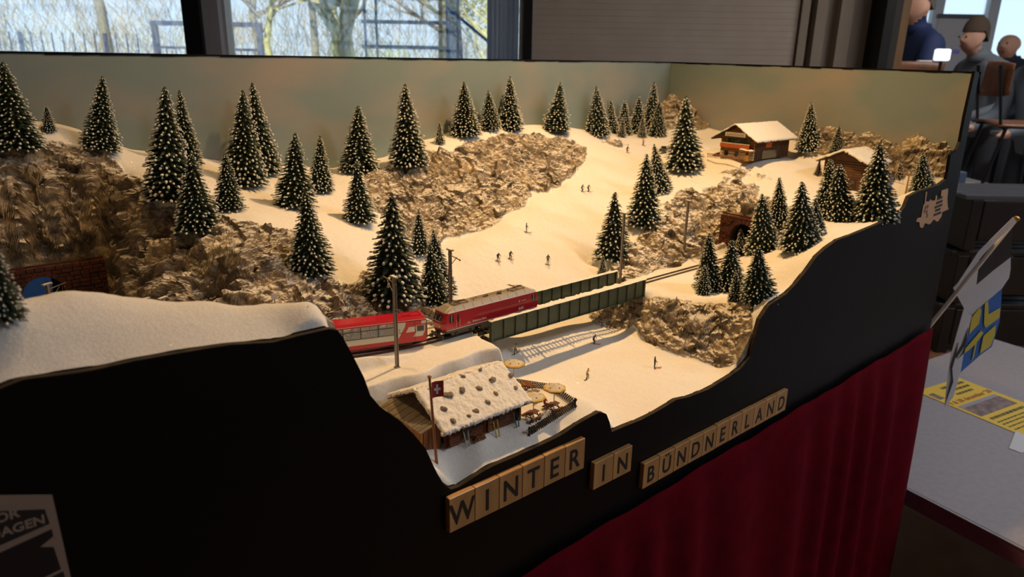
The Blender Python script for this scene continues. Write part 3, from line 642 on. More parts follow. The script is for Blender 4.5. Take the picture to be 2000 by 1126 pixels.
def hedge(label, u0, u1, v, h, seed, m):
    rg = random.Random(seed); b = MB()
    n = int((u1 - u0) * 520)
    for i in range(n):
        c = Vector((rg.uniform(0, u1 - u0), rg.gauss(0, .5), 0)); top = h * (.75 + .25 * math.sin(c.x * 1.7 + seed) + rg.uniform(-.1, .1)); c.z = rg.uniform(.05, max(.2, top)); s_ = rg.uniform(.10, .28)
        d = Vector((rg.uniform(-1, 1), rg.uniform(-1, 1), rg.uniform(-1, 1))).normalized(); e = d.orthogonal().normalized()
        d.z = abs(d.z) + .5; d.normalize(); s_ *= 2.2; b.add([c + d * s_, c + e * .012, c - d * s_, c - e * .012], [(0, 1, 2, 3)])
    return tag(b.build('hedge', m, None, loc=hall(u0, v, 0), rz=HROT), label, 'hedge', kind='stuff')
hedge('brown leafless thicket along the far edge of the garden', -26, 6, 24, 5.2, 1, mat('thicket', '#8d8272', .9, col2='#7c7a5c', scale=.8))
hedge('low green bushes behind the stair tower', -6, 3, 14, 1.5, 2, mat('green_bush', '#8fa05a', .9, col2='#a9ab7a', scale=1))
# railing fence with gate
M_blue_dark = mat('fence_blue', '#1f2c48', .5)
fe = empty('railing_fence', hall(-12, 12, 0), HROT, 'dark blue steel railing fence beyond the left window', 'fence')
for i in range(36):
    b = MB(); u = i * .17; b.cyl((u, 0, 0), (u, 0, 1.78), .011 if i % 8 else .035, n=6); b.build('post' if i % 8 == 0 else 'railing_bar', M_blue_dark, fe)
MB().box(0, 5.95, -.02, .02, 1.45, 1.49).build('rail', M_blue_dark, fe); MB().box(0, 5.95, -.02, .02, .2, .24).build('rail', M_blue_dark, fe)
def gate(name, label, u0, u1, v, z):
    g = empty(name, hall(u0, v, 0), HROT, label, 'gate'); w = u1 - u0
    for uu in (0, w): MB().box(uu - .04, uu + .04, -.04, .04, 0, z).build('gate_post', M_blue_dark, g)
    MB().box(0, w, -.03, .03, z - .07, z).build('top_rail', M_blue_dark, g); MB().box(0, w, -.03, .03, z - .42, z - .38).build('middle_rail', M_blue_dark, g)
    for i in range(1, 7): MB().cyl((w * i / 7, 0, .1), (w * i / 7, 0, z - .4), .01, n=6).build('gate_bar', M_blue_dark, g)
gate('garden_gate', 'blue steel gate frame beside the left dark window post', -5.75, -4.7, 12, 1.98)
gate('garden_gate', 'blue steel gate frame at left edge of right window', -4.68, -3.95, 11.6, 1.96)
# blue steel stair tower
M_blue = mat('blue_steel', '#6fa4ea', .4)
st = empty('stair_tower', hall(-1.62, 8, 0), HROT, 'blue steel outdoor stair platform seen through the right window', 'stairs')
for z in (1.58, 1.83, 2.07): MB().box(-.02, 1.0, -.03, .03, z - .018, z + .018).build('rail', M_blue, st)
MB().box(.88, 1.02, -.07, .07, 0, 3.2).build('column', M_blue, st)
MB().bar((1.0, 0, 1.95), (1.12, 0, 0), .05).build('brace', M_blue, st); MB().bar((1.0, 0, 1.9), (1.45, 0, 1.55), .03).build('brace', M_blue, st)
for uu in (.02, .14): MB().box(uu - .012, uu + .012, -.015, .015, 0, 2.2).build('post', M_blue, st)
MB().box(.80, .84, -.04, -.01, .3, 2.2).build('yellow_post', mat('yellow_paint', '#d8c97a', .5), st)
for z in (.2, .9): MB().box(-.02, 1.0, -.5, .5, z - .02, z + .02).build('platform', M_blue, st)
# ================================================================== railway
M_rail = mat('rail_steel', '#4a3b30', .45, metal=.6)
M_sleeper = mat('sleeper_wood', '#5a4a3a', .8, col2='#463a2e', scale=80)
M_gird = mat('girder_green', '#4a5340', .5, col2='#414a38', scale=60)
M_post = mat('mast_grey', '#8d8378', .5, metal=.25)
tr = empty('railway_track', (ARC[0], TY, BED), 0, 'narrow gauge railway track with snowy sleepers crossing the layout', 'track')
o0 = Vector((ARC[0], TY, BED))
S = list(np.arange(-.62, .805, .012))
for g in (-.006, .006):
    b = MB(); rows = []
    for s in S:
        p, a = track(s); nrm = Vector((-math.sin(a), math.cos(a), 0))
        for w_, z_ in ((-.0006, -.0028), (.0006, -.0028), (.0006, 0), (-.0006, 0)): rows.append(p + nrm * (g + w_) + Vector((0, 0, z_)) - o0)
    fs = []
    for i in range(len(S) - 1):
        for k_ in range(4): fs.append((4 * i + k_, 4 * i + (k_ + 1) % 4, 4 * i + 4 + (k_ + 1) % 4, 4 * i + 4 + k_))
    b.add(rows, fs); b.build('rail', M_rail, tr)
sm = MB().box(-.0012, .0012, -.0105, .0105, -.0022, 0).mesh('sleeper', M_sleeper)
for s in np.arange(-.60, .80, .0075):
    p, a = track(s); link('sleeper', sm, tr, p + Vector((0, 0, -.0033)) - o0, a)
# plate girder bridge
br = empty('girder_bridge', (.605, .2, 1.0), 0, 'green plate girder railway bridge with snow on its top edges', 'bridge')
GX0, GX1, GZ0, GZ1 = 0.0, .348, .0615, .093
M_snowcap = M_snow
def snow_strip(b, x0, x1, y, w, z, t=.0016, n=40, seed=1):
    rg = random.Random(seed); vs = []
    for i in range(n + 1):
        x = x0 + (x1 - x0) * i / n; h = t * rg.uniform(.4, 1.3); ww = w * rg.uniform(.75, 1.1)
        vs += [(x, y - ww / 2, z), (x, y - ww * .3, z + h * .8), (x, y + ww * .3, z + h), (x, y + ww / 2, z)]
    fs = [(4 * i + k_, 4 * i + 4 + k_, 4 * i + 5 + k_, 4 * i + 1 + k_) for i in range(n) for k_ in range(3)] + [(0, 1, 2, 3), (4 * n + 3, 4 * n + 2, 4 * n + 1, 4 * n)]
    b.add(vs, fs)
for gy_, sgn, x0_, x1_ in ((0.0, -1, GX0, GX1), (.065, -1, GX0, GX1)):
    b = MB(); b.box(x0_, x1_, gy_ - .0008, gy_ + .0008, GZ0, GZ1); b.box(x0_, x1_, gy_ - .003, gy_ + .003, GZ1 - .001, GZ1); b.box(x0_, x1_, gy_ - .003, gy_ + .003, GZ0, GZ0 + .001)
    g_ = b.build('girder', M_gird, br)
    stf = MB().box(-.0005, .0005, -.0027, .0027, GZ0 + .001, GZ1 - .001).mesh('stiffener', M_gird)
    stw = MB().box(-.0016, .0016, -.0030, .0030, GZ0 + .001, GZ1 - .001).mesh('end_stiffener', M_gird)
    for i in range(16):
        x = x0_ + .003 + (x1_ - x0_ - .006) * i / 15; link('stiffener', stw if i in (0, 15) else stf, g_, (x, gy_, 0))
    rv = MB()
    for i in range(62):
        x = x0_ + (x1_ - x0_) * (i + .5) / 62
        for zz in (GZ0 + .002, GZ1 - .002): rv.box(x - .0003, x + .0003, gy_ - .0012, gy_ + .0012, zz - .0003, zz + .0003)
    rv.build('rivets', M_gird, g_)['kind'] = 'stuff'
    b = MB(); snow_strip(b, x0_, x1_, gy_, .0066, GZ1, seed=int(gy_ * 100) + 2, n=60); b.build('snow_cap', M_snow, br, True)
b = MB()
for yy in (.0265, .0385): b.box(0, GX1, yy - .0012, yy + .0012, .0625, .0692)
b.build('stringers', M_gird, br)
for i in range(6): MB().box(.01 + i * .064, .012 + i * .064, .001, .064, .0622, .0665).build('cross_girder', M_gird, br)
b = MB(); snow_strip(b, 0.0, GX1, .054, .017, .0685, .003, 70, 5); b.box(0, GX1, .047, .0635, .0672, .0686); b.build('walkway_snow', M_snow, br, True)
b = MB(); b.box(0, GX1, .002, .013, .0672, .0686); snow_strip(b, 0.0, GX1, .0075, .011, .0685, .0015, 70, 6); b.build('walkway_snow', M_snow, br, True)

def abutment(label, loc, sx_, seed):
    a = empty('bridge_abutment', loc, 0, label, 'abutment'); rg = random.Random(seed)
    for r in range(6):
        for c in range(5):
            y0_ = -.004 + c * .0155 + (r % 2) * .006; z0_ = r * .0105; t = rg.uniform(0, .0025)
            MB().bevbox(0 - t, .012, y0_, y0_ + .0148, z0_, z0_ + .0099, .0012).build('stone_block', M_stone, a).scale.x = sx_
    return a
M_stone = mat('abutment_stone', '#6e5f4e', .9, col2='#51463a', scale=90, bump=.001, bscale=200)
abutment('stone abutment under the left end of the green bridge', (.609, .198, .998), -1, 1)
abutment('stone abutment under the right end of the green bridge', (.940, .198, .998), 1, 2)

# ---------------- catenary masts
def mast(label, base, h, side_, short=False):
    r = empty('catenary_mast', base, 0, label, 'mast', 'catenary masts')
    b = MB(); b.box(-.0021, -.0014, -.0017, .0017, 0, h); b.box(.0014, .0021, -.0017, .0017, 0, h); b.box(-.0016, .0016, -.0004, .0004, 0, h); b.build('pole', M_post, r)
    MB().bevbox(-.0034, .0034, -.0034, .0034, 0, .0022, .0005).build('foot_plate', M_post, r)
    b = MB(); b.box(-.0022, .0022, -.007, .007, h, h + .0015); b.ball((0, .006, h + .002), .0009, n=6, m=4); b.ball((0, -.006, h + .002), .0009, n=6, m=4); b.build('cross_beam', M_post, r)
    b = MB(); z1_ = h - .008; b.cyl((0, 0, z1_ + .001), (0, side_ * .0265, z1_ + .004 * (1 if side_ > 0 else -.4)), .0008, n=6); b.cyl((0, 0, z1_ - .016), (0, side_ * .017, z1_ + .001), .0006, n=6); b.build('cantilever_arm', M_post, r)
    b = MB(); b.lathe([(.0006, 0), (.0013, .0006), (.0006, .0012), (.0013, .0018), (.0006, .0024)], 8, (0, side_ * .024, z1_ - .003)); b.build('insulator', mat('insulator_brown', '#3c2a22', .3), r)
    b = MB()
    for zz in (h * .62, h * .66, h * .93): b.box(-.0026, .0026, -.0023, .0023, zz, zz + .0009)
    b.build('clamps', M_post, r)
    b = MB(); snow_strip(b, 0, .001, 0, .001, 0, .0001, 1); b = MB(); b.box(-.002, .002, -.0068, .0068, h + .0016, h + .0023); b.build('snow', M_snow, r)
    return r
def mast_px(label, base, top, y, side_):
    p = at(*base, y=y); h = at(*top, y=y)[2] - p[2]; p[2] = HZ(p[0], p[1]) - .001 if abs(HZ(p[0], p[1]) - p[2]) < .012 else p[2]
    return mast(label, tuple(p), h, side_)
mast_px('tall grey catenary mast standing before the panorama carriage', (776, 724), (773, 548), .186, 1)
mast_px('grey catenary mast rising behind the red locomotive', (880, 600), (882, 488), .285, -1)
mast_px('grey catenary mast at the right end of the green bridge', (1211, 545), (1215, 418), .288, -1)
mast_px('grey catenary mast beside the track below the rock face', (1334, 508), (1342, 393), .283, -1)
for lab, s_, tx, ty in (('snow-topped catenary mast head poking over the left hill, nearer one', -.40, 318, 583), ('snow-topped catenary mast head poking over the left hill, farther one', -.47, 284, 585), ('catenary mast crossing the bright tunnel opening at far left', -.60, 92, 556)):
    p, a = track(s_); q = at(tx, ty, y=p.y + .0); mm = mast(lab, (q[0], q[1], BED), q[2] - BED, 1); mm.rotation_euler.z = -1.1
sg = empty('signal_board', at(537, 590, y=.315), 0, 'small white track sign on a thin post before the rocks', 'sign'); 
MB().cyl((0, 0, -.02), (0, 0, .006), .0007, n=6).build('post', M_post, sg); MB().bevbox(-.004, .004, -.0006, .0006, .004, .012, .0002).build('board', mat('sign_white', '#d8d0c4', .5), sg)

# ---------------- tunnel portals
M_brick = mat('portal_brick', '#5c2f22', .85, col2='#43231b', scale=60, bump=.0008, bscale=150)
def tunnel_portal(label, loc, rz, hw, cz, r, x0_, x1_, ztop):
    t = empty('tunnel_portal', loc, rz, label, 'tunnel'); rg = random.Random(int(ztop * 100))
    zc = cz; rows = int(ztop / .0062)
    for i in range(rows):
        x = x0_ - (i % 2) * .006
        while x < x1_:
            w_ = rg.uniform(.010, .015); xa, xb = max(x, x0_), min(x + w_ - .0007, x1_); z0_ = i * .0062; z1_ = z0_ + .0056
            zm = (z0_ + z1_) / 2; hwid = r if zm < zc else math.sqrt(max(0, (r + .004) ** 2 - (zm - zc) ** 2)) if zm < zc + r + .004 else 0
            segs = [(xa, xb)] if hwid == 0 or xb < -hwid or xa > hwid else [(xa, -hwid), (hwid, xb)]
            for a_, b_ in segs:
                if b_ - a_ > .0015: MB().bevbox(a_, b_, -rg.uniform(0, .0014), .006, z0_, z1_, .0006).build('brick', M_brick, t)
            x += w_
    for k_ in range(11):          # arch stones
        a0, a1 = math.pi * k_ / 11, math.pi * (k_ + 1) / 11 - .03
        MB().prism([(r * math.cos(a0), zc + r * math.sin(a0)), ((r + .0065) * math.cos(a0), zc + (r + .0065) * math.sin(a0)), ((r + .0065) * math.cos(a1), zc + (r + .0065) * math.sin(a1)), (r * math.cos(a1), zc + r * math.sin(a1))], -.0022, .006).build('arch_stone', M_brick, t)
    lin = MB(); n = 14; prof = [(r, 0)] + [(r * math.cos(math.pi * k_ / n), zc + r * math.sin(math.pi * k_ / n)) for k_ in range(n + 1)] + [(-r, 0)]
    L = len(prof); lin.add([(a_, d_, b_) for d_ in (.004, .13) for a_, b_ in prof], [(i, i + 1, L + i + 1, L + i) for i in range(L - 1)]); lin.build('tunnel_lining', mat('lining_dark', '#2b2622', .9), t, True)
    MB().box(x0_, x1_, .0055, .008, rows * .0062, rows * .0062 + .003).build('coping', M_brick, t)
    return t
tunnel_portal('dark red brick tunnel portal with bright opening at far left', (.127, .656, BED), 0, .03, .040, .027, -.055, .085, .085)
tunnel_portal('red brick tunnel portal half hidden behind the right spruces', (1.302, TY, BED), -math.pi / 2, .03, .040, .028, -.055, .055, .082)
# translucent blue box added so the left tunnel opening shows daylight blue
sb = empty('tunnel_daylight_box', (.10, 1.02, .93), 0, 'pale blue backlit box added as daylight in the left tunnel opening', 'backlit box')
M_daybox = mat('tunnel_daylight_blue', '#9cc4f2', .4); translucent(M_daybox, (.45, .68, 1), .75)
_b = MB(); _b.box(-.2, .2, -.06, -.058, 0, .26); _b.box(-.2, -.198, -.058, .06, 0, .26); _b.box(.198, .2, -.058, .06, 0, .26); _b.build('body', M_daybox, sb); MB().box(-.2, .2, -.058, .06, 0, .003).build('daylight_box_bottom', M_daybox, sb)
for x in (-.12, 0.02, .12): MB().box(x - .003, x + .003, -.064, -.06, 0, .26).build('rib', mat('blue_box_rib', '#5a86c4', .4), sb)
MB().box(-.6, .7, .85, 1.35, .90, .93).build('staging_table', M_ply)
tag(bpy.data.objects['staging_table'], 'plywood staging shelf hidden behind the backdrop', 'shelf')

# ================================================================== locomotive and carriage
M_red = mat('loco_red', (.42, .010, .028), .28, coat=.4)
M_red_b = mat('coach_red', (.50, .012, .035), .3, coat=.3)
M_roof = mat('roof_silver', '#b3aca2', .35, metal=.35)
M_frame = mat('underframe_grey', '#4b4640', .6)
M_glassd = mat('dark_glass', (.03, .032, .03), .06, spec=.7)
M_blackp = mat('black_plastic', (.012, .012, .012), .5)
M_lwhite = mat('lettering_white', '#d9d4cc', .5)
M_panto = mat('pantograph_brass', '#6b5a48', .4, metal=.5)
def loft(levels, mi=0):
    b = MB(); n = len(levels[0]); vs = [p for l in levels for p in l]; fs = []
    for i in range(len(levels) - 1):
        for k_ in range(n): fs.append((i * n + k_, i * n + (k_ + 1) % n, (i + 1) * n + (k_ + 1) % n, (i + 1) * n + k_))
    fs += [tuple(range(n - 1, -1, -1)), tuple((len(levels) - 1) * n + k_ for k_ in range(n))]
    b.add(vs, fs); return b
LL = .180; HW = .0155
loco = empty('electric_locomotive', (.5375, TY, RAIL), 0, 'red electric locomotive with silver roof numbered 644 on the track', 'locomotive')
def plan(e, hw, cf, z):          # e: how far the end stands out, cf: corner cut
    return [(-e, -hw * .62, z), (-e + cf, -hw, z), (LL + e - cf, -hw, z), (LL + e, -hw * .62, z), (LL + e, hw * .62, z), (LL + e - cf, hw, z), (-e + cf, hw, z), (-e, hw * .62, z)]
body = loft([plan(.000, HW * .96, .005, .0135), plan(.0012, HW, .005, .0165), plan(.0028, HW, .0055, .0235), plan(-.0035, HW * .985, .003, .0385)]).build('body', M_red, loco)
loft([plan(-.0035, HW * .985, .003, .0385), plan(-.0045, HW * .95, .003, .0395), plan(-.016, HW * .62, .004, .0448)]).build('roof', M_roof, loco)
loft([plan(-.0008, HW * .97, .005, .0090), plan(.0004, HW * .985, .005, .0131)]).build('skirt', M_frame, loco)
MB().box(.004, LL - .004, -HW - .0002, HW + .0002, .0131, .0139).build('white_stripe', M_lwhite, loco)
for sx_, x0_ in ((-1, 0), (1, LL)):
    # windscreen on the raked front: between nose (z .0235) and roof (z .0385)
    def fp(y, t, off): e = .0028 + (-.0035 - .0028) * t; return (x0_ + sx_ * (e + off), y, .0235 + .015 * t)
    b = MB(); b.add([fp(-.0098, .22, .0003), fp(.0098, .22, .0003), fp(.0092, .82, .0003), fp(-.0092, .82, .0003), fp(-.0098, .22, -.001), fp(.0098, .22, -.001), fp(.0092, .82, -.001), fp(-.0092, .82, -.001)],
                    [(0, 1, 2, 3), (4, 7, 6, 5), (0, 4, 5, 1), (1, 5, 6, 2), (2, 6, 7, 3), (3, 7, 4, 0)]); ws = b.build('windscreen', M_glassd, loco)
    b = MB(); c_ = lambda y, t: Vector(fp(y, t, .0006)); b.bar(c_(-.0036, .25), c_(-.0060, .75), .0004); b.bar(c_(.0036, .25), c_(.0060, .75), .0004); b.bar(c_(-.0098, .2), c_(.0098, .2), .0006); b.build('wiper', M_lwhite, ws)
    for yy in (-.0075, .0075): MB().lathe([(.0012, 0), (.0011, .0004)], 10, (0, 0, 0)).build('headlight', M_lwhite, loco).matrix_local = Matrix.Translation((x0_ + sx_ * .0022, yy, .0195)) @ Matrix.Rotation(sx_ * math.pi / 2, 4, 'Y')
    MB().box(x0_ + sx_ * .0008 - .0014, x0_ + sx_ * .0008 + .0014, -.0028, .0028, .0350, .0368).build('headlight', M_blackp, loco)
    b = MB(); b.box(x0_ - sx_ * .004 - .002, x0_ + sx_ * .004 + .002 * 0, -.003, .003, .0065, .0105); b.build('coupler', M_blackp, loco)
    b = MB(); b.prism([(-.0135, .002), (.0135, .002), (.0145, .0075), (-.0145, .0075)], x0_ + sx_ * .0005, x0_ + sx_ * .0025, axis='x'); b.build('snow_plough', M_frame, loco)
for sy in (-1, 1):
    yy = sy * (HW + .0001)
    for x0_, x1_ in ((.0085, .0165), (LL - .0165, LL - .0085)):
        w_ = MB().bevbox(x0_, x1_, min(yy, yy - sy * .0012), max(yy, yy - sy * .0012), .0255, .0350, .0003).build('cab_window', M_glassd, loco)
        MB().box((x0_ + x1_) / 2 - .0003, (x0_ + x1_) / 2 + .0003, yy - .0003, yy + .0003, .0255, .035).build('window_bar', M_lwhite, w_)
        MB().box(x0_ - .0006, x1_ + .0006, yy - .0002, yy + .0002, .0248, .0255).build('window_sill', M_blackp, w_)
    d_ = MB().bevbox(.0205, .0262, min(yy, yy - sy * .001), max(yy, yy - sy * .001), .0155, .0365, .0003).build('door', M_red, loco)
    MB().box(.0222, .0248, yy - .0003, yy + .0003, .0235, .0345).build('door_window', M_glassd, d_)
    for k_ in range(2): MB().cyl((.0203 + k_ * .0062, yy + sy * .0006, .016), (.0203 + k_ * .0062, yy + sy * .0006, .027), .00025, n=5).build('handrail', M_lwhite, d_)
    Mf = lambda x, z: frame((x, yy + sy * .0002, z), (1, 0, 0) if sy < 0 else (-1, 0, 0), (0, 0, 1))
    txt('lettering', 'Rhätische Bahn', .0042, M_lwhite, Mf(.062, .0185), body, .0001, .00006)
    txt('number', '644', .0066, M_lwhite, Mf(.142, .0185), body, .0001, .00016)
    b = MB()
    for xx_ in (.1425, .1450, .1475, .1500): b.box(xx_, xx_ + .0018, yy - .0002, yy + .0002, .0300, .0309)
    b.build('small_print', M_lwhite, body)
    b = MB()                      # coat of arms and line device
    b.bevbox(.0395, .0465, yy - .0002, yy + .0002, .0172, .0178, .0001); b.bevbox(.0405, .0445, yy - .0002, yy + .0002, .0186, .0191, .0001); b.bevbox(.1375, .1395, yy - .0002, yy + .0002, .0290, .0318, .0001); b.build('emblem', M_lwhite, body)
    for bx in (.035, LL - .035):
        bo = MB(); bo.bevbox(bx - .021, bx + .021, min(sy * .0095, sy * .0128), max(sy * .0095, sy * .0128), .0035, .0088, .0008); bog = bo.build('bogie', M_frame, loco)
        for wx in (-.0125, .0125):
            wh = MB().lathe([(.0052, 0), (.0058, .0006), (.0052, .0012), (.0030, .0012)], 14).build('wheel', M_rail, bog); wh.matrix_local = Matrix.Translation((bx + wx, sy * .0062, .0056)) @ Matrix.Rotation(-sy * math.pi / 2, 4, 'X')
            MB().bevbox(bx + wx - .0025, bx + wx + .0025, min(sy * .0125, sy * .0142), max(sy * .0125, sy * .0142), .0035, .0075, .0005).build('axle_box', M_blackp, bog)
    MB().bevbox(.066, .112, min(sy * .006, sy * .0135), max(sy * .006, sy * .0135), .003, .0092, .0008).build('equipment_box', M_frame, loco)
    b = MB()
    for x in np.arange(.02, LL - .015, .0165): b.bar((x, sy * HW * .955, .0396), (x, sy * HW * .65, .0446), .0004)
    b.build('roof_seams', mat('seam_grey', '#7d766d', .5), loco)
def pantograph(x, up):
    p = empty('pantograph', (x, 0, .0448), 0); p.parent = loco
    b = MB()
    for yy in (-.006, .006): b.bar((-.013, yy, .0012), (.013, yy, .0012), .0007)
    for xx in (-.013, 0, .013): b.bar((xx, -.006, .0012), (xx, .006, .0012), .0007)
    for xx in (-.011, .011):
        for yy in (-.006, .006): b.lathe([(.0009, 0), (.0005, .0003), (.0009, .0006), (.0005, .0009)], 6, (xx, yy, 0))
    b.build('base_frame', M_panto, p)
    z1_ = .0028 + up; b = MB(); b.bar((-.010, 0, .0018), (.011, -.002, .0028 + up * .4), .0008); b.bar((-.010, 0, .0018), (.011, .002, .0028 + up * .4), .0006); b.bar((.011, 0, .0028 + up * .4), (-.008, -.004, z1_), .0006); b.bar((.011, 0, .0028 + up * .4), (-.008, .004, z1_), .0006); b.build('arm', M_panto, p)
    b = MB(); b.bar((-.0095, -.0085, z1_ + .0004), (-.0095, .0085, z1_ + .0004), .0007); b.bar((-.0065, -.0085, z1_ + .0004), (-.0065, .0085, z1_ + .0004), .0007); b.bar((-.0095, -.0085, z1_), (-.008, -.0108, z1_ - .0012), .0005); b.bar((-.0095, .0085, z1_), (-.008, .0108, z1_ - .0012), .0005); b.build('contact_strip', M_panto, p)
pantograph(.036, .0012); pantograph(LL - .036, .0036)
b = MB()
for i, x in enumerate((.060, .070, .080, .092, .104, .116, .126)):
    b.lathe([(.001, 0), (.0005, .0005), (.001, .001), (.0005, .0016), (.0009, .0022)], 6, (x, (-.004, .003, -.002, .004, -.004, .002, -.003)[i], .0446))
b.bar((.055, -.003, .0471), (.13, -.003, .0471), .0006); b.bar((.06, .003, .0468), (.12, .004, .0468), .0006)
b.box(.083, .089, -.002, .002, .0446, .0466); b.box(.108, .112, -.005, .001, .0446, .0472); b.build('roof_equipment', M_panto, loco)

# panorama carriage
CL = .205; CW = .0152
pm, am = track(-.0325 - CL / 2); 
coach = empty('panorama_carriage', (0, 0, 0), 0, 'red and white panorama carriage with big windows behind the locomotive', 'carriage')
pa, _ = track(-.0315); pb, _ = track(-.0315 - CL); dv = (pa - pb).normalized(); coach.location = pb; coach.rotation_euler = (0, 0, math.atan2(dv.y, dv.x))
CL = (pa - pb).length
M_cw = mat('coach_white', '#cfd0c6', .35); M_win = mat('coach_window', (.85, .87, .85), .05, trans=.0, alpha=.22, spec=.6)
M_seat = mat('seat_blue', '#4f78a8', .8); M_sash = mat('window_black', (.02, .02, .02), .4)
xg = CL * .79                    # glazed zone ends here; end vestibule to the right
MB().box(0, CL, -CW, CW, .0075, .0125).build('red_skirt', M_red_b, coach)
MB().box(0, CL, -CW, CW, .0126, .0205).build('white_band', M_cw, coach)
MB().box(0, CL, -CW + .001, CW - .001, .0205, .0212).build('floor_panel', M_frame, coach)
MB().bevbox(xg, CL, -CW, CW, .0206, .0375, .0004).build('vestibule', M_cw, coach); MB().bevbox(0, .02, -CW, CW, .0206, .0375, .0004).build('vestibule', M_cw, coach)
rf = loft([[(0, -CW, .0375), (CL, -CW, .0375), (CL, CW, .0375), (0, CW, .0375)], [(0, -CW * .98, .0392), (CL, -CW * .98, .0392), (CL, CW * .98, .0392), (0, CW * .98, .0392)], [(.001, -CW * .72, .0428), (CL - .002, -CW * .72, .0428), (CL - .002, CW * .72, .0428), (.001, CW * .72, .0428)]]).build('roof', M_red_b, coach)
b = MB(); b.bevbox(CL - .045, CL - .006, -.0085, -.0075, .0428, .0436, .0002); b.bevbox(CL - .045, CL - .006, .0075, .0085, .0428, .0436, .0002); b.bevbox(CL - .03, CL - .018, -.004, .004, .0428, .0438, .0003); b.bevbox(CL - .006, CL - .005, -.0085, .0085, .0428, .0437, .0002); b.build('roof_hatch', M_red_b, rf)
b = MB(); b.box(0, CL, -CW * .985, -CW * .97, .0388, .0394); b.build('gutter', M_cw, rf)
for sy in (-1, 1):
    for i in range(6):
        xa = .02 + (xg - .02) * i / 6; xb = .02 + (xg - .02) * (i + 1) / 6
        yy = sy * (CW - .0004); w_ = MB().box(xa + .0005, xb - .0005, min(yy, yy - sy * .0004), max(yy, yy - sy * .0004), .0212, .0312).build('window', M_win, coach)
        MB().box(xb - .0006, xb + .0006, min(yy, yy - sy * .0012), max(yy, yy - sy * .0012), .0206, .0375).build('window_pillar', M_sash, w_)
        w2 = MB().box(xa + .0005, xb - .0005, min(yy, yy - sy * .0004), max(yy, yy - sy * .0004), .0322, .0372).build('top_window', M_win, coach)
        MB().box((xa + xb) / 2 - .0003, (xa + xb) / 2 + .0003, min(yy, yy - sy * .001), max(yy, yy - sy * .001), .0322, .0372).build('window_pillar', M_sash, w2)
    yy = sy * (CW - .0005); b = MB(); b.box(.02, xg, min(yy, yy - sy * .001), max(yy, yy - sy * .001), .0312, .0322); b.box(.02, xg, min(yy, yy - sy * .001), max(yy, yy - sy * .001), .0204, .0212); b.build('window_rail', M_sash, coach)
for i in range(10):
    xx = .026 + (xg - .034) * i / 10
    for yy in (-.0085, .0085):
        b = MB(); b.bevbox(xx, xx + .0055, yy - .0045, yy + .0045, .0215, .0245, .0006); b.bevbox(xx if i % 2 else xx + .0042, (xx if i % 2 else xx + .0042) + .0014, yy - .0045, yy + .0045, .0215, .031, .0004); b.build('seat', M_seat, coach)
for i in range(5): MB().box(.031 + i * .0215, .036 + i * .0215, -.012, -.004, .0262, .0267).build('table', mat('pale_table', '#a9bfd4', .4), coach)
def decal(pts, m, sy, nm, par=coach, off=.0003):
    y = sy * (CW + off); b = MB(); n = len(pts); b.add([(x, y, z) for x, z in pts] + [(x, y - sy * off * .9, z) for x, z in pts], [tuple(range(n)), tuple(range(2 * n - 1, n - 1, -1))] + [(i, (i + 1) % n, n + (i + 1) % n, n + i) for i in range(n)]); return b.build(nm, m, par)
for sy in (-1, 1):
    X_ = lambda t: xg + (CL - xg) * t
    decal([(X_(0), .0076), (X_(1), .0076), (X_(1), .0374), (X_(0), .0374)], M_red_b, sy, 'red_field')
    for q_ in ([(0, .0126), (.05, .0126), (.30, .0312), (.33, .0374), (0, .0374)], [(.42, .0300), (.64, .0300), (.62, .0225), (.33, .0225)], [(.66, .0218), (.95, .0218), (.87, .0152), (.56, .0152)], [(.66, .0312), (.95, .0312), (.95, .0222), (.66, .0222)], [(.84, .0328), (1, .0335), (1, .0374), (.84, .0374)]):
        decal([(X_(t_), z_) for t_, z_ in q_], M_cw, sy, 'white_graphic', off=.00045)
    dr = decal([(X_(.69), .0228), (X_(.92), .0228), (X_(.92), .0306), (X_(.69), .0306)], M_glassd, sy, 'door_window', off=.0006)
    decal([(X_(.62), .0078), (X_(.628), .0078), (X_(.628), .0372), (X_(.62), .0372)], M_sash, sy, 'door_gap', off=.0006)
    txt('class_number', '2', .005, M_sash, frame((X_(.12), sy * (CW + .0006), .0265), (1, 0, 0) if sy < 0 else (-1, 0, 0), (0, 0, 1)), coach, .0001)
    decal([(X_(.08), .0222), (X_(.26), .0226), (X_(.26), .0233), (X_(.08), .0229)], mat('dark_green', '#2f3a22', .5), sy, 'name_strip', off=.0007)
    for bx in (.035, CL - .035):
        bo = MB(); bo.bevbox(bx - .016, bx + .016, min(sy * .0095, sy * .0125), max(sy * .0095, sy * .0125), .0025, .0072, .0007); bog = bo.build('bogie', M_blackp, coach)
        for wx in (-.009, .009):
            wh = MB().lathe([(.0040, 0), (.0046, .0006), (.0040, .0012)], 14).build('wheel', M_rail, bog); wh.matrix_local = Matrix.Translation((bx + wx, sy * .0062, .0044)) @ Matrix.Rotation(-sy * math.pi / 2, 4, 'X')
MB().box(CL, CL + .0035, -.008, .008, .0085, .034).build('gangway', M_frame, coach)
b = MB(); b.cyl((CL, 0, .008), (CL + .012, 0, .008), .0012, n=8); b.box(CL + .009, CL + .0135, -.0025, .0025, .0062, .0098); b.build('coupler', M_blackp, coach)
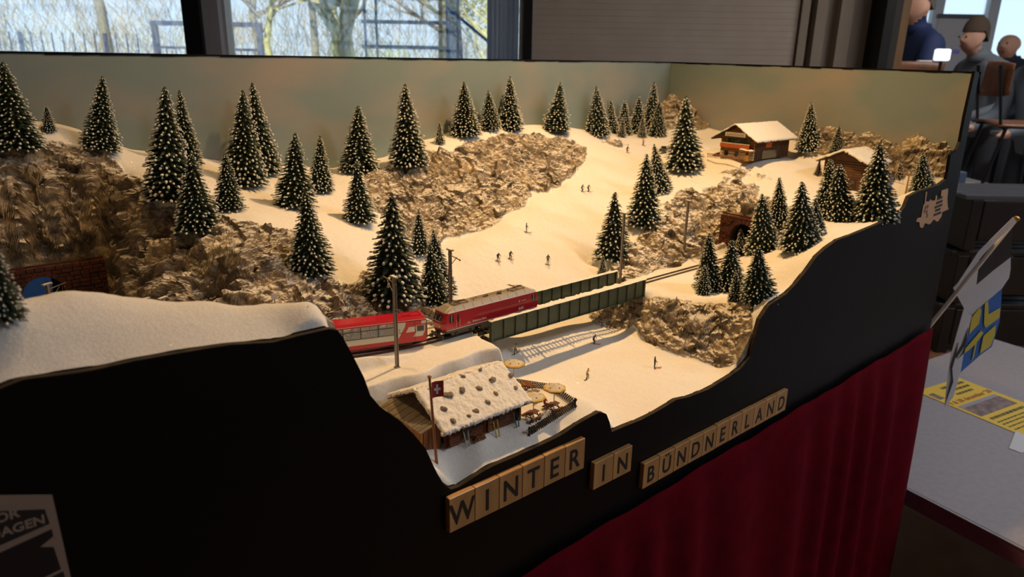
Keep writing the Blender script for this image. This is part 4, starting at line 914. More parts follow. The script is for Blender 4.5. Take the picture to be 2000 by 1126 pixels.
# ================================================================== model spruces
M_needle = mat('spruce_needles', (.014, .034, .018), .75, col2=(.032, .056, .026), scale=300)
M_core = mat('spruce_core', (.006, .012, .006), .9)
M_trunk = mat('spruce_trunk', '#3d2a1c', .9)
M_tipsnow = mat('branch_snow', (.72, .73, .70), .9, col2=(.82, .82, .80), scale=300)
def spruce_meshes(seed, fat=.27, levels=24, snowy=.8, dens=1.0, tip=.019):
    rg = random.Random(seed); fo = MB(); sn = MB(); core = MB()
    lean = rg.uniform(-.02, .02)
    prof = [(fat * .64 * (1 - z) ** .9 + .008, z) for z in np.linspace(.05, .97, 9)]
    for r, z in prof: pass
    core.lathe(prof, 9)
    for L_ in range(levels):
        z = .05 + .93 * L_ / (levels - 1); R_ = fat * (1 - z) ** .80 * rg.uniform(.93, 1.05) + .022
        m = max(5, int((7 + 17 * (1 - z)) * dens)); ph = rg.uniform(0, 6.28)
        for k_ in range(m):
            a = ph + 2 * math.pi * (k_ + rg.uniform(-.3, .3)) / m; rr = R_ * rg.uniform(.86, 1.08); zz = z + rg.uniform(-.015, .015)
            d = Vector((math.cos(a), math.sin(a), 0)); w = Vector((-math.sin(a), math.cos(a), 0))
            p0 = d * rr * .25 + Vector((0, 0, zz + .022)); p1 = d * rr * .75 + Vector((0, 0, zz + .003 - .02 * (1 - z))); p2 = d * rr + Vector((0, 0, zz - .008 - .022 * (1 - z)))
            h = .010 + .012 * (1 - z); 
            fo.add([p0 - w * h, p0 + w * h, p0 + Vector((0, 0, h)), p1 - w * h * 1.3, p1 + w * h * 1.3, p1 + Vector((0, 0, h * .8)), p2], [(0, 3, 5, 2), (1, 2, 5, 4), (0, 1, 4, 3), (3, 6, 5), (4, 5, 6), (3, 4, 6)])
            nn = 9
            for q in range(nn):       # needles
                t = rg.uniform(.45, 1.0); c = p0.lerp(p2, t) if t < .7 else p1.lerp(p2, (t - .7) / .3); sd = rg.choice((-1, 1))
                dirn = (d * rg.uniform(.4, 1.0) + w * sd * rg.uniform(.2, 1.1) + Vector((0, 0, rg.uniform(-.55, .35)))).normalized(); l = rg.uniform(.018, .034) * (.55 + .6 * (1 - z))
                s_ = dirn.cross(Vector((0, 0, 1))).normalized() * .0026
                fo.add([c - s_, c + s_, c + dirn * l], [(0, 1, 2)])
            if rg.random() < snowy:
                s_ = tip * rg.uniform(.55, 1.1) * (.62 + .45 * (1 - z)); c = p1.lerp(p2, rg.uniform(.45, .95)) + Vector((0, 0, s_ * .38))
                v0 = len(sn.v); sn.ball((0, 0, 0), s_ * .78, s_ * .50, s_ * .42, 6, 4)
                Mr = Matrix.Rotation(a, 3, 'Z') @ Matrix.Rotation(.35 + rg.uniform(-.2, .2), 3, 'Y')
                for i in range(v0, len(sn.v)): sn.v[i] = tuple(Mr @ (Vector(sn.v[i]) * rg.uniform(.88, 1.12)) + c)
    fo.cyl((0, 0, .93), (0, 0, 1.0), .008, .002, 5)
    for i in range(6): sn.ball((rg.uniform(-.006, .006), rg.uniform(-.006, .006), .935 + i * .011), .021 - i * .0018, n=6, m=4)
    tk = MB(); tk.cyl((0, 0, -.06), (0, 0, .9), .020, .006, 7)
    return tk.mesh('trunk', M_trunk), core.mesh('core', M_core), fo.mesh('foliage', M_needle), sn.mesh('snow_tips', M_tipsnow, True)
PROTO = [spruce_meshes(11, .315, 25, .92, 1, .030), spruce_meshes(12, .285, 26, .94, 1, .030), spruce_meshes(13, .30, 22, .96, .95, .030), spruce_meshes(14, .325, 21, .92, .95, .031), spruce_meshes(15, .30, 15, .95, .9, .040)]
TREES = [
 # top px, base px, depth range to search, proto, width factor, label
 ((6, 126), (36, 292), .60, 0, 1.0, 'large dark spruce on the cliff at left edge of backdrop'),
 ((90, 206), (96, 256), .70, 4, 1.0, 'small spruce just right of the large spruce on left cliff'),
 ((206, 151), (196, 292), .60, 0, .92, 'lone wide spruce on the cliff casting shadow on backdrop'),
 ((326, 176), (332, 388), .5, 1, .90, 'tallest snowy spruce on the left hill beside the cliff'),
 ((351, 181), (366, 322), .66, 1, .8, 'narrow spruce half hidden behind the tallest left spruce'),
 ((373, 300), (388, 448), .45, 2, 1.05, 'snowy spruce at the cliff edge before the tallest left one'),
 ((440, 300), (448, 408), .50, 2, 1.0, 'snow-laden spruce right of the cliff edge spruce'),
 ((477, 181), (478, 360), .5, 0, .85, 'tall dark spruce, front one of the left pair at backdrop'),
 ((491, 167), (516, 338), .66, 1, .8, 'tall dark spruce, rear one of the left pair at backdrop'),
 ((579, 262), (576, 402), .48, 2, 1.05, 'bright snowy spruce on the saddle left of a slimmer one'),
 ((626, 268), (626, 372), .6, 1, .95, 'slim spruce right of the bright spruce on the saddle'),
 ((597, 376), (608, 532), .34, 0, .98, 'broad green spruce on the rock ledge above the left hill'),
 ((701, 210), (701, 334), .6, 0, 1.1, 'broad dark spruce alone before the middle of the backdrop'),
 ((697, 318), (702, 432), .45, 3, .98, 'thickly snowed spruce at the right end of the saddle'),
 ((766, 383), (768, 580), .3, 0, 1.02, 'largest green spruce directly above the panorama carriage'),
 ((817, 411), (820, 494), .40, 4, .95, 'small spruce peeking out behind the largest green spruce'),
 ((843, 452), (862, 574), .33, 1, .9, 'rear spruce of the pair left of the mast behind locomotive'),
 ((838, 478), (848, 590), .30, 3, .95, 'front snowy spruce of the pair left of the mast behind locomotive'),
 ((790, 169), (799, 322), .6, 1, .95, 'tall slender dark spruce left of the rocky hill'),
 ((858, 238), (859, 280), .68, 4, .9, 'tiny spruce on the left shoulder of the rocky hill'),
 ((905, 163), (909, 264), .66, 0, 1.1, 'left spruce of three on top of the rocky hill'),
 ((953, 178), (957, 252), .66, 2, 1.1, 'short middle spruce of three on top of the rocky hill'),
 ((995, 152), (997, 253), .66, 1, .98, 'right spruce of three on top of the rocky hill'),
 ((1096, 163), (1086, 257), .66, 3, 1.05, 'single spruce on the crest between rocky hill and ski run'),
 ((1163, 170), (1168, 264), .62, 2, .95, 'tall spruce at the left of the group above ski run'),
 ((1191, 193), (1197, 254), .72, 4, .75, 'thin spruce just right of the tall one above ski run'),
 ((1220, 196), (1218, 262), .68, 4, .95, 'middle spruce of the group at the top of ski run'),
 ((1217, 229), (1214, 267), .62, 4, .95, 'tiny front spruce at the left of ski run top'),
 ((1248, 189), (1245, 258), .70, 4, 1.0, 'dark spruce behind two tiny ones at ski run top'),
 ((1255, 228), (1254, 268), .62, 4, .9, 'tiny front spruce at the right of ski run top'),
 ((1277, 163), (1272, 256), .72, 1, .95, 'tallest spruce of the group at ski run top, near corner'),
 ((1288, 198), (1284, 264), .64, 2, 1.05, 'front spruce beside the tallest one near backdrop corner'),
 ((1338, 190), (1336, 328), .44, 2, .98, 'large brightly lit spruce with thick snow left of lodge'),
 ((1273, 279), (1290, 372), .42, 1, .95, 'spruce right behind another at the right edge of ski run'),
 ((1262, 304), (1258, 436), .34, 2, .95, 'snowy spruce standing on the rock at right edge of ski run'),
 ((1200, 378), (1198, 502), .3, 3, .98, 'spruce at the bottom right of ski run behind the bridge'),
 ((1178, 499), (1177, 534), .28, 4, .9, 'tiny spruce behind the far bridge girder'),
 ((1583, 202), (1579, 292), .28, 1, 1.0, 'tall spruce right of the lodge casting shadow on side wall'),
 ((1640, 246), (1632, 296), .24, 2, 1.0, 'small pale spruce behind the barn roof'),
 ((1716, 280), (1706, 427), .02, 0, .98, 'largest spruce on the right, standing before the barn'),
 ((1635, 316), (1640, 427), .02, 2, 1.05, 'front spruce left of the largest one before the barn'),
 ((1621, 313), (1612, 422), .05, 1, .95, 'rear spruce close behind another at the barn corner'),
 ((1800, 295), (1801, 372), .015, 2, 1.05, 'rightmost spruce beside the wooden swing frame'),
 ((1757, 316), (1758, 350), .10, 4, 1.0, 'tiny spruce behind the wooden swing frame'),
 ((1601, 314), (1597, 342), .22, 4, 1.0, 'tiny spruce at the left side of the barn'),
 ((1520, 347), (1521, 442), .10, 1, .9, 'slim rear spruce of the middle right cluster'),
 ((1563, 355), (1564, 482), .03, 0, 1.02, 'tall right spruce of the middle right cluster'),
 ((1590, 386), (1594, 458), .06, 2, .9, 'spruce half hidden right behind the tall cluster spruce'),
 ((1484, 377), (1491, 492), .04, 2, 1.0, 'left spruce of the middle right cluster by the tunnel'),
 ((1445, 446), (1448, 484), .10, 4, 1.0, 'tiny spruce between tunnel and front right cluster'),
 ((1383, 456), (1384, 562), .05, 2, .9, 'left tall spruce of the front right cluster near track'),
 ((1376, 518), (1374, 572), .05, 4, .95, 'small spruce at left foot of the front right cluster'),
 ((1428, 470), (1426, 562), .05, 3, 1.05, 'middle spruce of the front right cluster near track'),
 ((1436, 531), (1438, 584), .03, 4, 1.0, 'small front spruce in the middle of front right cluster'),
 ((1478, 479), (1482, 582), .02, 3, 1.08, 'right spruce of the front right cluster above black board'),
 ((-14, 470), (2, 622), .02, 3, .95, 'blurred dark spruce cut off by the left picture edge'),
]
TPOS = []
for (tx, ty), (bx, by), y0_, pi_, wf, lab in TREES:
    p = ground(bx, by, y0_); q = at((tx + bx) / 2, ty, y=p.y); h = q[2] - p.z
    t = empty('spruce_tree', p + Vector((0, 0, -.02 * h)), rng.uniform(0, 6.28), lab, 'tree', 'model spruces on the layout')
    tt = at(tx, ty, y=p.y); t.rotation_euler[0] = 0
    leanv = Vector((tt[0] - p.x, 0, h)); t.rotation_euler = (Matrix.Rotation(math.atan2(leanv.x * .8, h), 3, 'Y') @ Matrix.Rotation(rng.uniform(0, 6.28), 3, 'Z')).to_euler()
    k_ = h * 1.03; ww = k_ * wf * (1.0 if h > .05 else 1.08); t.scale = (ww, ww, k_)
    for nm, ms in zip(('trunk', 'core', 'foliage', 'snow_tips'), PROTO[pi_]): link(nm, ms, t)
    TPOS.append((lab[:30], round(p.x, 3), round(p.y, 3), round(p.z, 3), round(h, 3)))
for r_ in TPOS: print('TREE', r_)
# ================================================================== ski hut terrace
M_log = mat('log_brown', '#7a4526', .7, col2='#5c3119', scale=60, stretch=(.15, 1, 1))
M_logd = mat('log_dark', '#5a3a26', .8, col2='#46301f', scale=60)
M_board = mat('board_brown', '#9a6a3c', .75, col2='#7d5430', scale=50, stretch=(1, 1, .15))
M_shingle = mat('weathered_grey_board', '#8d8272', .85, col2='#6f6658', scale=60)
M_rockst = mat('roof_stone', '#b8aca0', .9, col2='#a08c78', scale=120, bump=.0008, bscale=300)
def snow_slab(name, parent, p00, p10, p11, p01, t, nu, nv, seed, amp=.0012, ragged=.0012, m=None):
    # snow layer on a plane given by four corners (u: 0->1, v: 1->2), with lumps and a ragged rim
    rg = np.random.RandomState(seed); P = [np.array(p, float) for p in (p00, p10, p11, p01)]
    n = np.cross(P[1] - P[0], P[3] - P[0]); n /= np.linalg.norm(n); n = n if n[2] > 0 else -n
    U, V_ = np.meshgrid(np.linspace(0, 1, nu), np.linspace(0, 1, nv)); U = U.ravel()[:, None]; V_ = V_.ravel()[:, None]
    B = P[0] * (1 - U) * (1 - V_) + P[1] * U * (1 - V_) + P[2] * U * V_ + P[3] * (1 - U) * V_
    h = t + amp * fbm(B * 90 + seed, 4, .6) * 2 + amp * .5 * fbm(B * 420 + seed, 2)
    rim = np.minimum(np.minimum(U, 1 - U) * (nu - 1), np.minimum(V_, 1 - V_) * (nv - 1)).ravel(); h = h * np.where(rim < .5, .45, np.where(rim < 1.5, .85, 1)) + 0
    jit = (rim < .5)[:, None] * rg.normal(0, ragged * .5, (len(B), 3))
    T = B + n * h[:, None] + jit; L = len(T)
    vs = [tuple(p) for p in T] + [tuple(p) for p in (B + jit)]; fs = []
    for j in range(nv - 1):
        for i in range(nu - 1):
            a = j * nu + i; fs.append((a, a + 1, a + nu + 1, a + nu)); fs.append((L + a, L + a + nu, L + a + nu + 1, L + a + 1))
    ring = [i for i in range(nu)] + [j * nu + nu - 1 for j in range(1, nv)] + [(nv - 1) * nu + i for i in range(nu - 2, -1, -1)] + [j * nu for j in range(nv - 2, 0, -1)]
    for a, b_ in zip(ring, ring[1:] + ring[:1]): fs.append((a, L + a, L + b_, b_))
    b = MB(); b.add(vs, fs); return b.build(name, m or M_snow, parent, True)
def stone_mesh(seed, m=None):
    rg = random.Random(seed); b = MB(); b.ball((0, 0, 0), 1, .8, .75, 9, 6)
    b.v = [tuple(Vector(v) * rg.uniform(.75, 1.2)) for v in b.v]; return b.mesh('stone', m or M_rockst)
GZ = 1.0325
hut = empty('log_hut', (.405, .033, GZ), 0, 'log ski hut with snow covered stone weighted roof on the terrace', 'hut')
def L_(x, y, z): return (x - .405, y - .033, z - GZ)
hx0, hx1, hy0, hy1, he = .414, .517, .036, .128, 1.0595
nlog = 9; lr = .0016
for i in range(nlog):
    z = GZ + lr + i * lr * 1.86
    for yy in (hy0, hy1): MB().cyl(L_(hx0 - .005, yy, z), L_(hx1 + .005, yy, z), lr, n=8).build('log', M_log, hut)
    for xx in (hx0, (hx0 + hx1) / 2 + .003, hx1): MB().cyl(L_(xx, hy0 - .005, z + lr * .9), L_(xx, hy1 + .005, z + lr * .9), lr, n=8).build('log', M_log, hut)
ym = (hy0 + hy1) / 2; zr = 1.087
for i in range(8):
    z = he + .001 + i * lr * 1.9; hw_ = (hy1 - hy0) / 2 * (1 - (z - he) / (zr - he)) + .004
    for xx in (hx0, hx1): MB().cyl(L_(xx, ym - hw_, z), L_(xx, ym + hw_, z), lr, n=8).build('log', M_log, hut)
M_hutdark = mat('hut_inside', '#1d140e', .9)
MB().box(hx0 - .405, hx1 - .405, hy0 - .033, hy1 - .033, 0.0005, .026).build('wall_core', M_hutdark, hut)
for x in (.440, .492):
    w_ = MB().bevbox(x - .405 - .006, x - .405 + .006, hy0 - .033 - .0022, hy0 - .033, .009, .019, .0005).build('window', M_glassd, hut)
    MB().bevbox(x - .405 - .0068, x - .405 + .0068, hy0 - .033 - .003, hy0 - .033 - .0015, .0075, .009, .0003).build('window_sill', M_log, w_)
d_ = MB().bevbox(.464 - .405, .476 - .405, hy0 - .033 - .0022, hy0 - .033, .0, .020, .0005).build('door', M_board, hut); MB().ball((.474 - .405, hy0 - .033 - .0028, .010), .0008, n=6, m=4).build('door_knob', M_rail, d_)
R0, R1 = .399, .528; ef, eb = .0245, .141
for (ya, yb_, nm) in ((ef, ym, 'front'), (eb, ym, 'back')):
    for i in range(10):          # roof boards
        xa = R0 + (R1 - R0) * i / 10; xb = R0 + (R1 - R0) * (i + 1) / 10 - .0006
        ze = 1.0565; b = MB(); b.add([L_(xa, ya, ze), L_(xb, ya, ze), L_(xb, yb_, zr + .001), L_(xa, yb_, zr + .001), L_(xa, ya, ze + .0016), L_(xb, ya, ze + .0016), L_(xb, yb_, zr + .0026), L_(xa, yb_, zr + .0026)], [(0, 1, 2, 3), (4, 7, 6, 5), (0, 4, 5, 1), (1, 5, 6, 2), (2, 6, 7, 3), (3, 7, 4, 0)]); b.build('roof_board', M_log, hut)
snow_slab('roof_snow', hut, L_(R0 - .001, ef - .002, 1.0582), L_(R1 + .001, ef - .002, 1.0582), L_(R1 + .001, ym, zr + .0026), L_(R0 - .001, ym, zr + .0026), .0042, 90, 44, 3, .0016, .0016)
snow_slab('roof_snow', hut, L_(R0 - .001, ym, zr + .0026), L_(R1 + .001, ym, zr + .0026), L_(R1 + .001, eb + .002, 1.0582), L_(R0 - .001, eb + .002, 1.0582), .0042, 90, 44, 5, .0016, .0016)
for i, (px, py, r) in enumerate(((875, 772, 5.2), (866, 800, 4.6), (903, 762, 4.6), (935, 758, 3.6), (929, 803, 3.8), (952, 785, 3.6), (961, 742, 4.4), (915, 812, 2.6), (884, 822, 3.6), (997, 733, 4.2), (1007, 757, 3.0), (905, 735, 2.6), (938, 722, 2.6), (968, 768, 3.0))):
    # on the front roof plane
    for y in np.linspace(.022, ym, 80):
        p = at(px, py, y=y); zz = 1.0582 + (zr + .0026 - 1.0582) * (y - ef) / (ym - ef) + .0052
        if p[2] <= zz: break
    s_ = link('roof_stone', stone_mesh(i), hut, Vector(L_(p[0], p[1], p[2])), rng.uniform(0, 6)); s_.scale = (r * .0013, r * .0012, r * .0011)
MB().cyl(L_(R0 - .002, ef, 1.0595), L_(R0 + .01, ef - .001, 1.0600), .0022, n=8).build('roof_pole', M_snow, hut)
# lean-to shed
sh = empty('board_shed', (.385, .07, GZ), 0, 'small board shed with grey boarded roof left of the log hut', 'shed')
for i in range(13):
    y = .042 + i * .0058; MB().bevbox(.3835 - .385 - .0003 * (i % 2), .3848 - .385, y - .07, y + .0054 - .07, 0, .0285, .0003).build('wall_board', M_board, sh)
for i in range(4): MB().bevbox(.385 - .385 + i * .0056, .385 - .385 + i * .0056 + .0052, .0405 - .07, .042 - .07, 0, .0285 + i * .0013, .0003).build('wall_board', M_board, sh)
for i in range(14):
    y = .038 + i * .0061; b = MB(); za, zb = .0285, .0365; t = .0009 + .0004 * (i % 2)
    b.add([(.379 - .385, y - .07, za - .001), (.379 - .385, y + .0056 - .07, za - .001), (.4115 - .385, y + .0056 - .07, zb), (.4115 - .385, y - .07, zb), (.379 - .385, y - .07, za - .001 + t), (.379 - .385, y + .0056 - .07, za - .001 + t), (.4115 - .385, y + .0056 - .07, zb + t), (.4115 - .385, y - .07, zb + t)], [(0, 3, 2, 1), (4, 5, 6, 7), (0, 1, 5, 4), (1, 2, 6, 5), (2, 3, 7, 6), (3, 0, 4, 7)]); b.build('roof_board', M_shingle, sh)
# flag pole
fpz = HZ(.388, .022)
fpole = empty('flag_pole', (.388, .022, fpz - .001), 0, 'brown wooden flag pole with small red flag bearing white cross', 'flag pole')
M_pole = mat('pole_brown', '#9a5c34', .6)
MB().cyl((0, 0, 0), (-.007, 0, 1.134 - fpz), .0017, .0013, 8).build('pole', M_pole, fpole); MB().lathe([(.0008, 0), (.0022, .001), (.0024, .002), (.001, .003)], 10, (-.007, 0, 1.134 - fpz)).build('knob', M_pole, fpole)
MB().bar((-.0095, 0, 1.122 - fpz), (-.004, 0, 1.122 - fpz), .0008).build('peg', M_pole, fpole)
fz_ = 1.1095 - fpz; b = MB(); n = 7; M_fred = mat('flag_red', '#8e1a22', .7)
def fpt(u, w): return (-.0045 + u * .0145, .0012 * math.sin(u * 4.5), fz_ + w * .0185 - u * .001)
b.add([fpt(i / n, w) for w in (0, 1) for i in range(n + 1)] + [tuple(Vector(fpt(i / n, w)) + Vector((0, .0003, 0))) for w in (0, 1) for i in range(n + 1)], [(i, i + 1, n + 2 + i, n + 1 + i) for i in range(n)] + [(2 * n + 2 + i, 3 * n + 3 + i, 3 * n + 4 + i, 2 * n + 3 + i) for i in range(n)]); fl = b.build('flag', M_fred, fpole)
b = MB()
for (u0, u1, w0, w1) in ((.42, .58, .2, .8), (.25, .42, .42, .58), (.58, .75, .42, .58)): b.add([tuple(Vector(fpt(u, w)) + Vector((0, -.0003, 0))) for u, w in ((u0, w0), (u1, w0), (u1, w1), (u0, w1))], [(0, 1, 2, 3)])
b.build('white_cross', M_lwhite, fl)
# parasols
M_pw = mat('parasol_white', '#cfc6b4', .7); M_py = mat('parasol_yellow', '#c9a040', .7); M_print = mat('parasol_print', '#3b3a55', .7)
def parasol(label, x, y, zt, r=.0150):
    gz = HZ(x, y); p = empty('parasol', (x, y, gz), rng.uniform(0, .7), label, 'parasol', 'parasols on the hut terrace'); h = zt - gz
    MB().cyl((0, 0, -.002), (0, 0, h), .0006, n=6).build('pole', M_lwhite, p)
    for k_ in range(8):
        a0, a1 = 2 * math.pi * k_ / 8, 2 * math.pi * (k_ + 1) / 8; q = lambda a, rr, z: (rr * math.cos(a), rr * math.sin(a), z)
        am = (a0 + a1) / 2
        b = MB(); b.add([q(a0, .0006, h), q(a0, r * .84, h - .0032), q(a1, r * .84, h - .0032)], [(0, 1, 2)]); pn = b.build('canopy_panel', M_pw if k_ % 2 or True else M_py, p)
        b = MB(); b.add([q(a0, r * .84, h - .0032), q(a0, r, h - .0040), q(a1, r, h - .0040), q(a1, r * .84, h - .0032), q(a0, r, h - .0055), q(a1, r, h - .0055)], [(0, 1, 2, 3), (1, 4, 5, 2)]); b.build('yellow_border', M_py, pn)
        if k_ % 2: b = MB(); b.add([tuple(Vector(q(am + s1, rr, h - .0028 * (rr / (r * .74)) * .98 + .00025))) for s1, rr in ((-.13, r * .50), (.16, r * .48), (.10, r * .60), (-.06, r * .62))], [(0, 1, 2, 3)]); b.build('print_mark', M_print, pn)
        MB().bar(q(a0, .001, h - .0002), q(a0, r, h - .0042), .0003).build('rib', M_lwhite, pn)
    return p
parasol('white and yellow parasol nearest the log hut roof', .538, .030, 1.064)
parasol('white and yellow parasol at the right corner of terrace', .576, .033, 1.064)
parasol('white and yellow parasol at the rear end of terrace', .585, .122, 1.064)
# lattice fence round the terrace
M_lat = mat('lattice_brown', '#2e2219', .8)
def lattice(label, a, b_, h=.0115):
    a = Vector((a[0], a[1], HZ(*a) - .001)); b_ = Vector((b_[0], b_[1], HZ(*b_) - .001)); d = b_ - a; L = d.length; e = d.normalized()
    f_ = empty('lattice_fence', a, 0, label, 'fence', 'dark lattice fences of the terrace'); n = int(L / .0034); up = Vector((0, 0, 1))
    for i in range(-2, n + 1):
        for s_ in (0, 1):
            x0_, x1_ = i * .0034, i * .0034 + .0080
            if s_: x0_, x1_ = x1_, x0_
            if min(x0_, x1_) < -.004 or max(x0_, x1_) > L + .005: continue
            off = e.cross(up) * (.0005 if s_ else -.0005)
            MB().bar(e * x0_ + up * .0006 + off, e * x1_ + up * h + off, .0007, .0011).build('slat', M_lat, f_)
    for x in (0, L): MB().bar(e * x - up * .001, e * x + up * (h + .0012), .0018).build('post', M_lat, f_)
lattice('dark lattice fence along the right side of terrace towards the rear', (.606, .148), (.608, .070))
lattice('dark lattice fence along the right side of terrace near parasols', (.608, .068), (.607, .026))
lattice('dark lattice fence along the front side of the terrace', (.606, .0245), (.520, .0165))
lattice('short dark lattice fence at the rear end of terrace', (.585, .150), (.604, .150))
# tables with benches on the terrace
M_bench = mat('bench_brown', '#6f4026', .7)
def picnic(label, x, y, rz, m=None, s_=1.0, grp='picnic tables'):
    t = empty('picnic_table', (x, y, HZ(x, y)), rz, label, 'table', grp); m = m or M_bench; t.scale = (s_, s_, s_)
    for i in range(3): MB().bevbox(-.0095, .0095, -.0042 + i * .0029, -.0042 + i * .0029 + .0026, .0083, .0092, .0001).build('top_plank', m, t)
    for sy in (-1, 1): MB().bevbox(-.0095, .0095, min(sy * .0075, sy * .0105), max(sy * .0075, sy * .0105), .0048, .0056, .0001).build('bench_plank', m, t)
    for sx_ in (-.0065, .0065):
        b = MB(); b.bar((sx_, -.0065, -.001), (sx_, -.002, .0085), .001); b.bar((sx_, .0065, -.001), (sx_, .002, .0085), .001); b.bar((sx_, -.0098, .0046), (sx_, .0098, .0046), .001); b.build('trestle', m, t)
picnic('brown picnic table under the parasol nearest the hut', .540, .034, .15)
picnic('brown picnic table under the right corner parasol', .577, .036, .1)
picnic('brown picnic table at the rear of terrace by lattice', .588, .098, 1.4)
picnic('snow covered picnic table in the middle of terrace', .572, .068, .2, M_shingle)
picnic('brown picnic table under the rear parasol', .574, .128, 1.3)
# skis and gear leaning on the hut
def ski_pair(label, x, col, lean=.3, rz=0.0):
    y = .0285; s_ = empty('leaning_skis', (x, y, HZ(x, y)), rz, label, 'skis', 'skis leaning on the hut')
    m = mat('ski_' + col, col, .4)
    for k_, dx in enumerate((-.0016, .0016)):
        b = MB(); pts = [(dx * (1 + t * 1.2), .006 * t + (.001 if t > .92 else 0), .0205 * t) for t in np.linspace(0, 1, 9)]; 
        for q0, q1 in zip(pts, pts[1:]): b.bar(q0, q1, .0013, .0004)
        b.build('ski', m, s_)
    for dx in (-.0035, .004): MB().cyl((dx, 0, 0), (dx * .5, .006, .0175), .0002, n=5).build('ski_pole', M_lwhite, s_)
ski_pair('pale blue skis leaning on the hut near its left corner', .437, '#9fb3b0')
ski_pair('yellow skis leaning on the hut front wall', .481, '#c4ad2e')
ski_pair('teal skis leaning on the hut beside the terrace', .512, '#3f6a66')
wp = empty('firewood_stack', (.452, .0285, HZ(.452, .0285)), 0, 'stack of brown firewood before the hut wall', 'firewood')
lg = MB().cyl((0, -.003, 0), (0, .003, 0), .0014, n=7).mesh('firewood_log', M_board)
for r_ in range(3):
    for c_ in range(6 - r_): link('firewood_log', lg, wp, (c_ * .0029 + r_ * .00145 - .007, rng.uniform(-.0006, .0006), .0012 + r_ * .0025))

# ================================================================== little people
def skin_mesh(name, J, E_, mats_n, scale=1.0, sub=1):
    names = list(J); idx = {k_: i for i, k_ in enumerate(names)}
    me_ = bpy.data.meshes.new(name); me_.from_pydata([J[k_][0] for k_ in names], [(idx[a], idx[b_]) for a, b_, _ in E_], [])
    o = bpy.data.objects.new(name, me_); COL.objects.link(o)
    md = o.modifiers.new('s', 'SKIN'); md.use_smooth_shade = True; md.branch_smoothing = .3
    for k_, i in idx.items():
        r = J[k_][1]; r = r if isinstance(r, tuple) else (r, r); me_.skin_vertices[0].data[i].radius = r; me_.skin_vertices[0].data[i].use_root = (k_ == 'pelvis')
    sb_ = o.modifiers.new('u', 'SUBSURF'); sb_.levels = sub; sb_.render_levels = sub
    bpy.context.view_layer.update()
    r = bpy.data.meshes.new_from_object(o.evaluated_get(bpy.context.evaluated_depsgraph_get())); bpy.data.objects.remove(o)
    n = len(r.polygons); C_ = np.array([p.center for p in r.polygons]); best = np.full(n, 1e9); mi = np.zeros(n, int)
    for a, b_, m_ in E_:
        A_, B_ = np.array(J[a][0], float), np.array(J[b_][0], float); d = B_ - A_; t = np.clip(((C_ - A_) @ d) / max(d @ d, 1e-9), 0, 1); rr = np.mean(J[a][1]) * .5 + np.mean(J[b_][1]) * .5
        D = np.linalg.norm(C_ - (A_ + t[:, None] * d), axis=1) / (rr + .02); k2 = D < best; best[k2] = D[k2]; mi[k2] = m_
    while len(r.materials): r.materials.pop()
    for i in range(mats_n): r.materials.append(M_lwhite)
    r.polygons.foreach_set('material_index', mi.astype(np.int32)); r.polygons.foreach_set('use_smooth', [True] * n)
    if scale != 1: r.transform(Matrix.Scale(scale, 4))
    return r
BASE = dict(pelvis=((0, 0, .95), .15), waist=((0, 0, 1.12), .135), chest=((0, 0, 1.34), .165), neck=((0, 0, 1.52), .062), head=((0, -.01, 1.62), .095), crown=((0, -.01, 1.74), .085),
            shL=((.19, 0, 1.43), .085), elL=((.25, .02, 1.16), .06), haL=((.25, -.06, .92), .042), shR=((-.19, 0, 1.43), .085), elR=((-.25, .02, 1.16), .06), haR=((-.25, -.06, .92), .042),
            hipL=((.1, 0, .9), .105), knL=((.11, -.02, .5), .075), anL=((.11, .01, .09), .055), toL=((.12, -.15, .05), .045), hipR=((-.1, 0, .9), .105), knR=((-.11, -.02, .5), .075), anR=((-.11, .01, .09), .055), toR=((-.12, -.15, .05), .045))
EDG = [('pelvis', 'waist', 0), ('waist', 'chest', 0), ('chest', 'neck', 0), ('neck', 'head', 2), ('head', 'crown', 3), ('chest', 'shL', 0), ('shL', 'elL', 0), ('elL', 'haL', 0), ('chest', 'shR', 0), ('shR', 'elR', 0), ('elR', 'haR', 0),
       ('pelvis', 'hipL', 1), ('hipL', 'knL', 1), ('knL', 'anL', 1), ('anL', 'toL', 4), ('pelvis', 'hipR', 1), ('hipR', 'knR', 1), ('knR', 'anR', 1), ('anR', 'toR', 4)]
def pose(**kw):
    J = dict(BASE)
    for k_, v in kw.items(): J[k_] = (v, J[k_][1])
    return J
SK = 1 / 87
crouch = pose(pelvis=(0, .16, .72), waist=(0, .10, .88), chest=(0, -.02, 1.08), neck=(0, -.10, 1.24), head=(0, -.14, 1.33), crown=(0, -.15, 1.45), shL=(.19, -.03, 1.16), elL=(.30, -.12, .95), haL=(.27, -.34, .86), shR=(-.19, -.03, 1.16), elR=(-.30, -.12, .95), haR=(-.27, -.34, .86),
              hipL=(.11, .15, .68), knL=(.13, -.12, .44), anL=(.13, .05, .09), toL=(.13, -.12, .05), hipR=(-.11, .15, .68), knR=(-.13, -.12, .44), anR=(-.13, .05, .09), toR=(-.13, -.12, .05))
stand = pose(haL=(.3, -.28, .98), haR=(-.3, -.28, .98), elL=(.28, .0, 1.14), elR=(-.28, .0, 1.14))
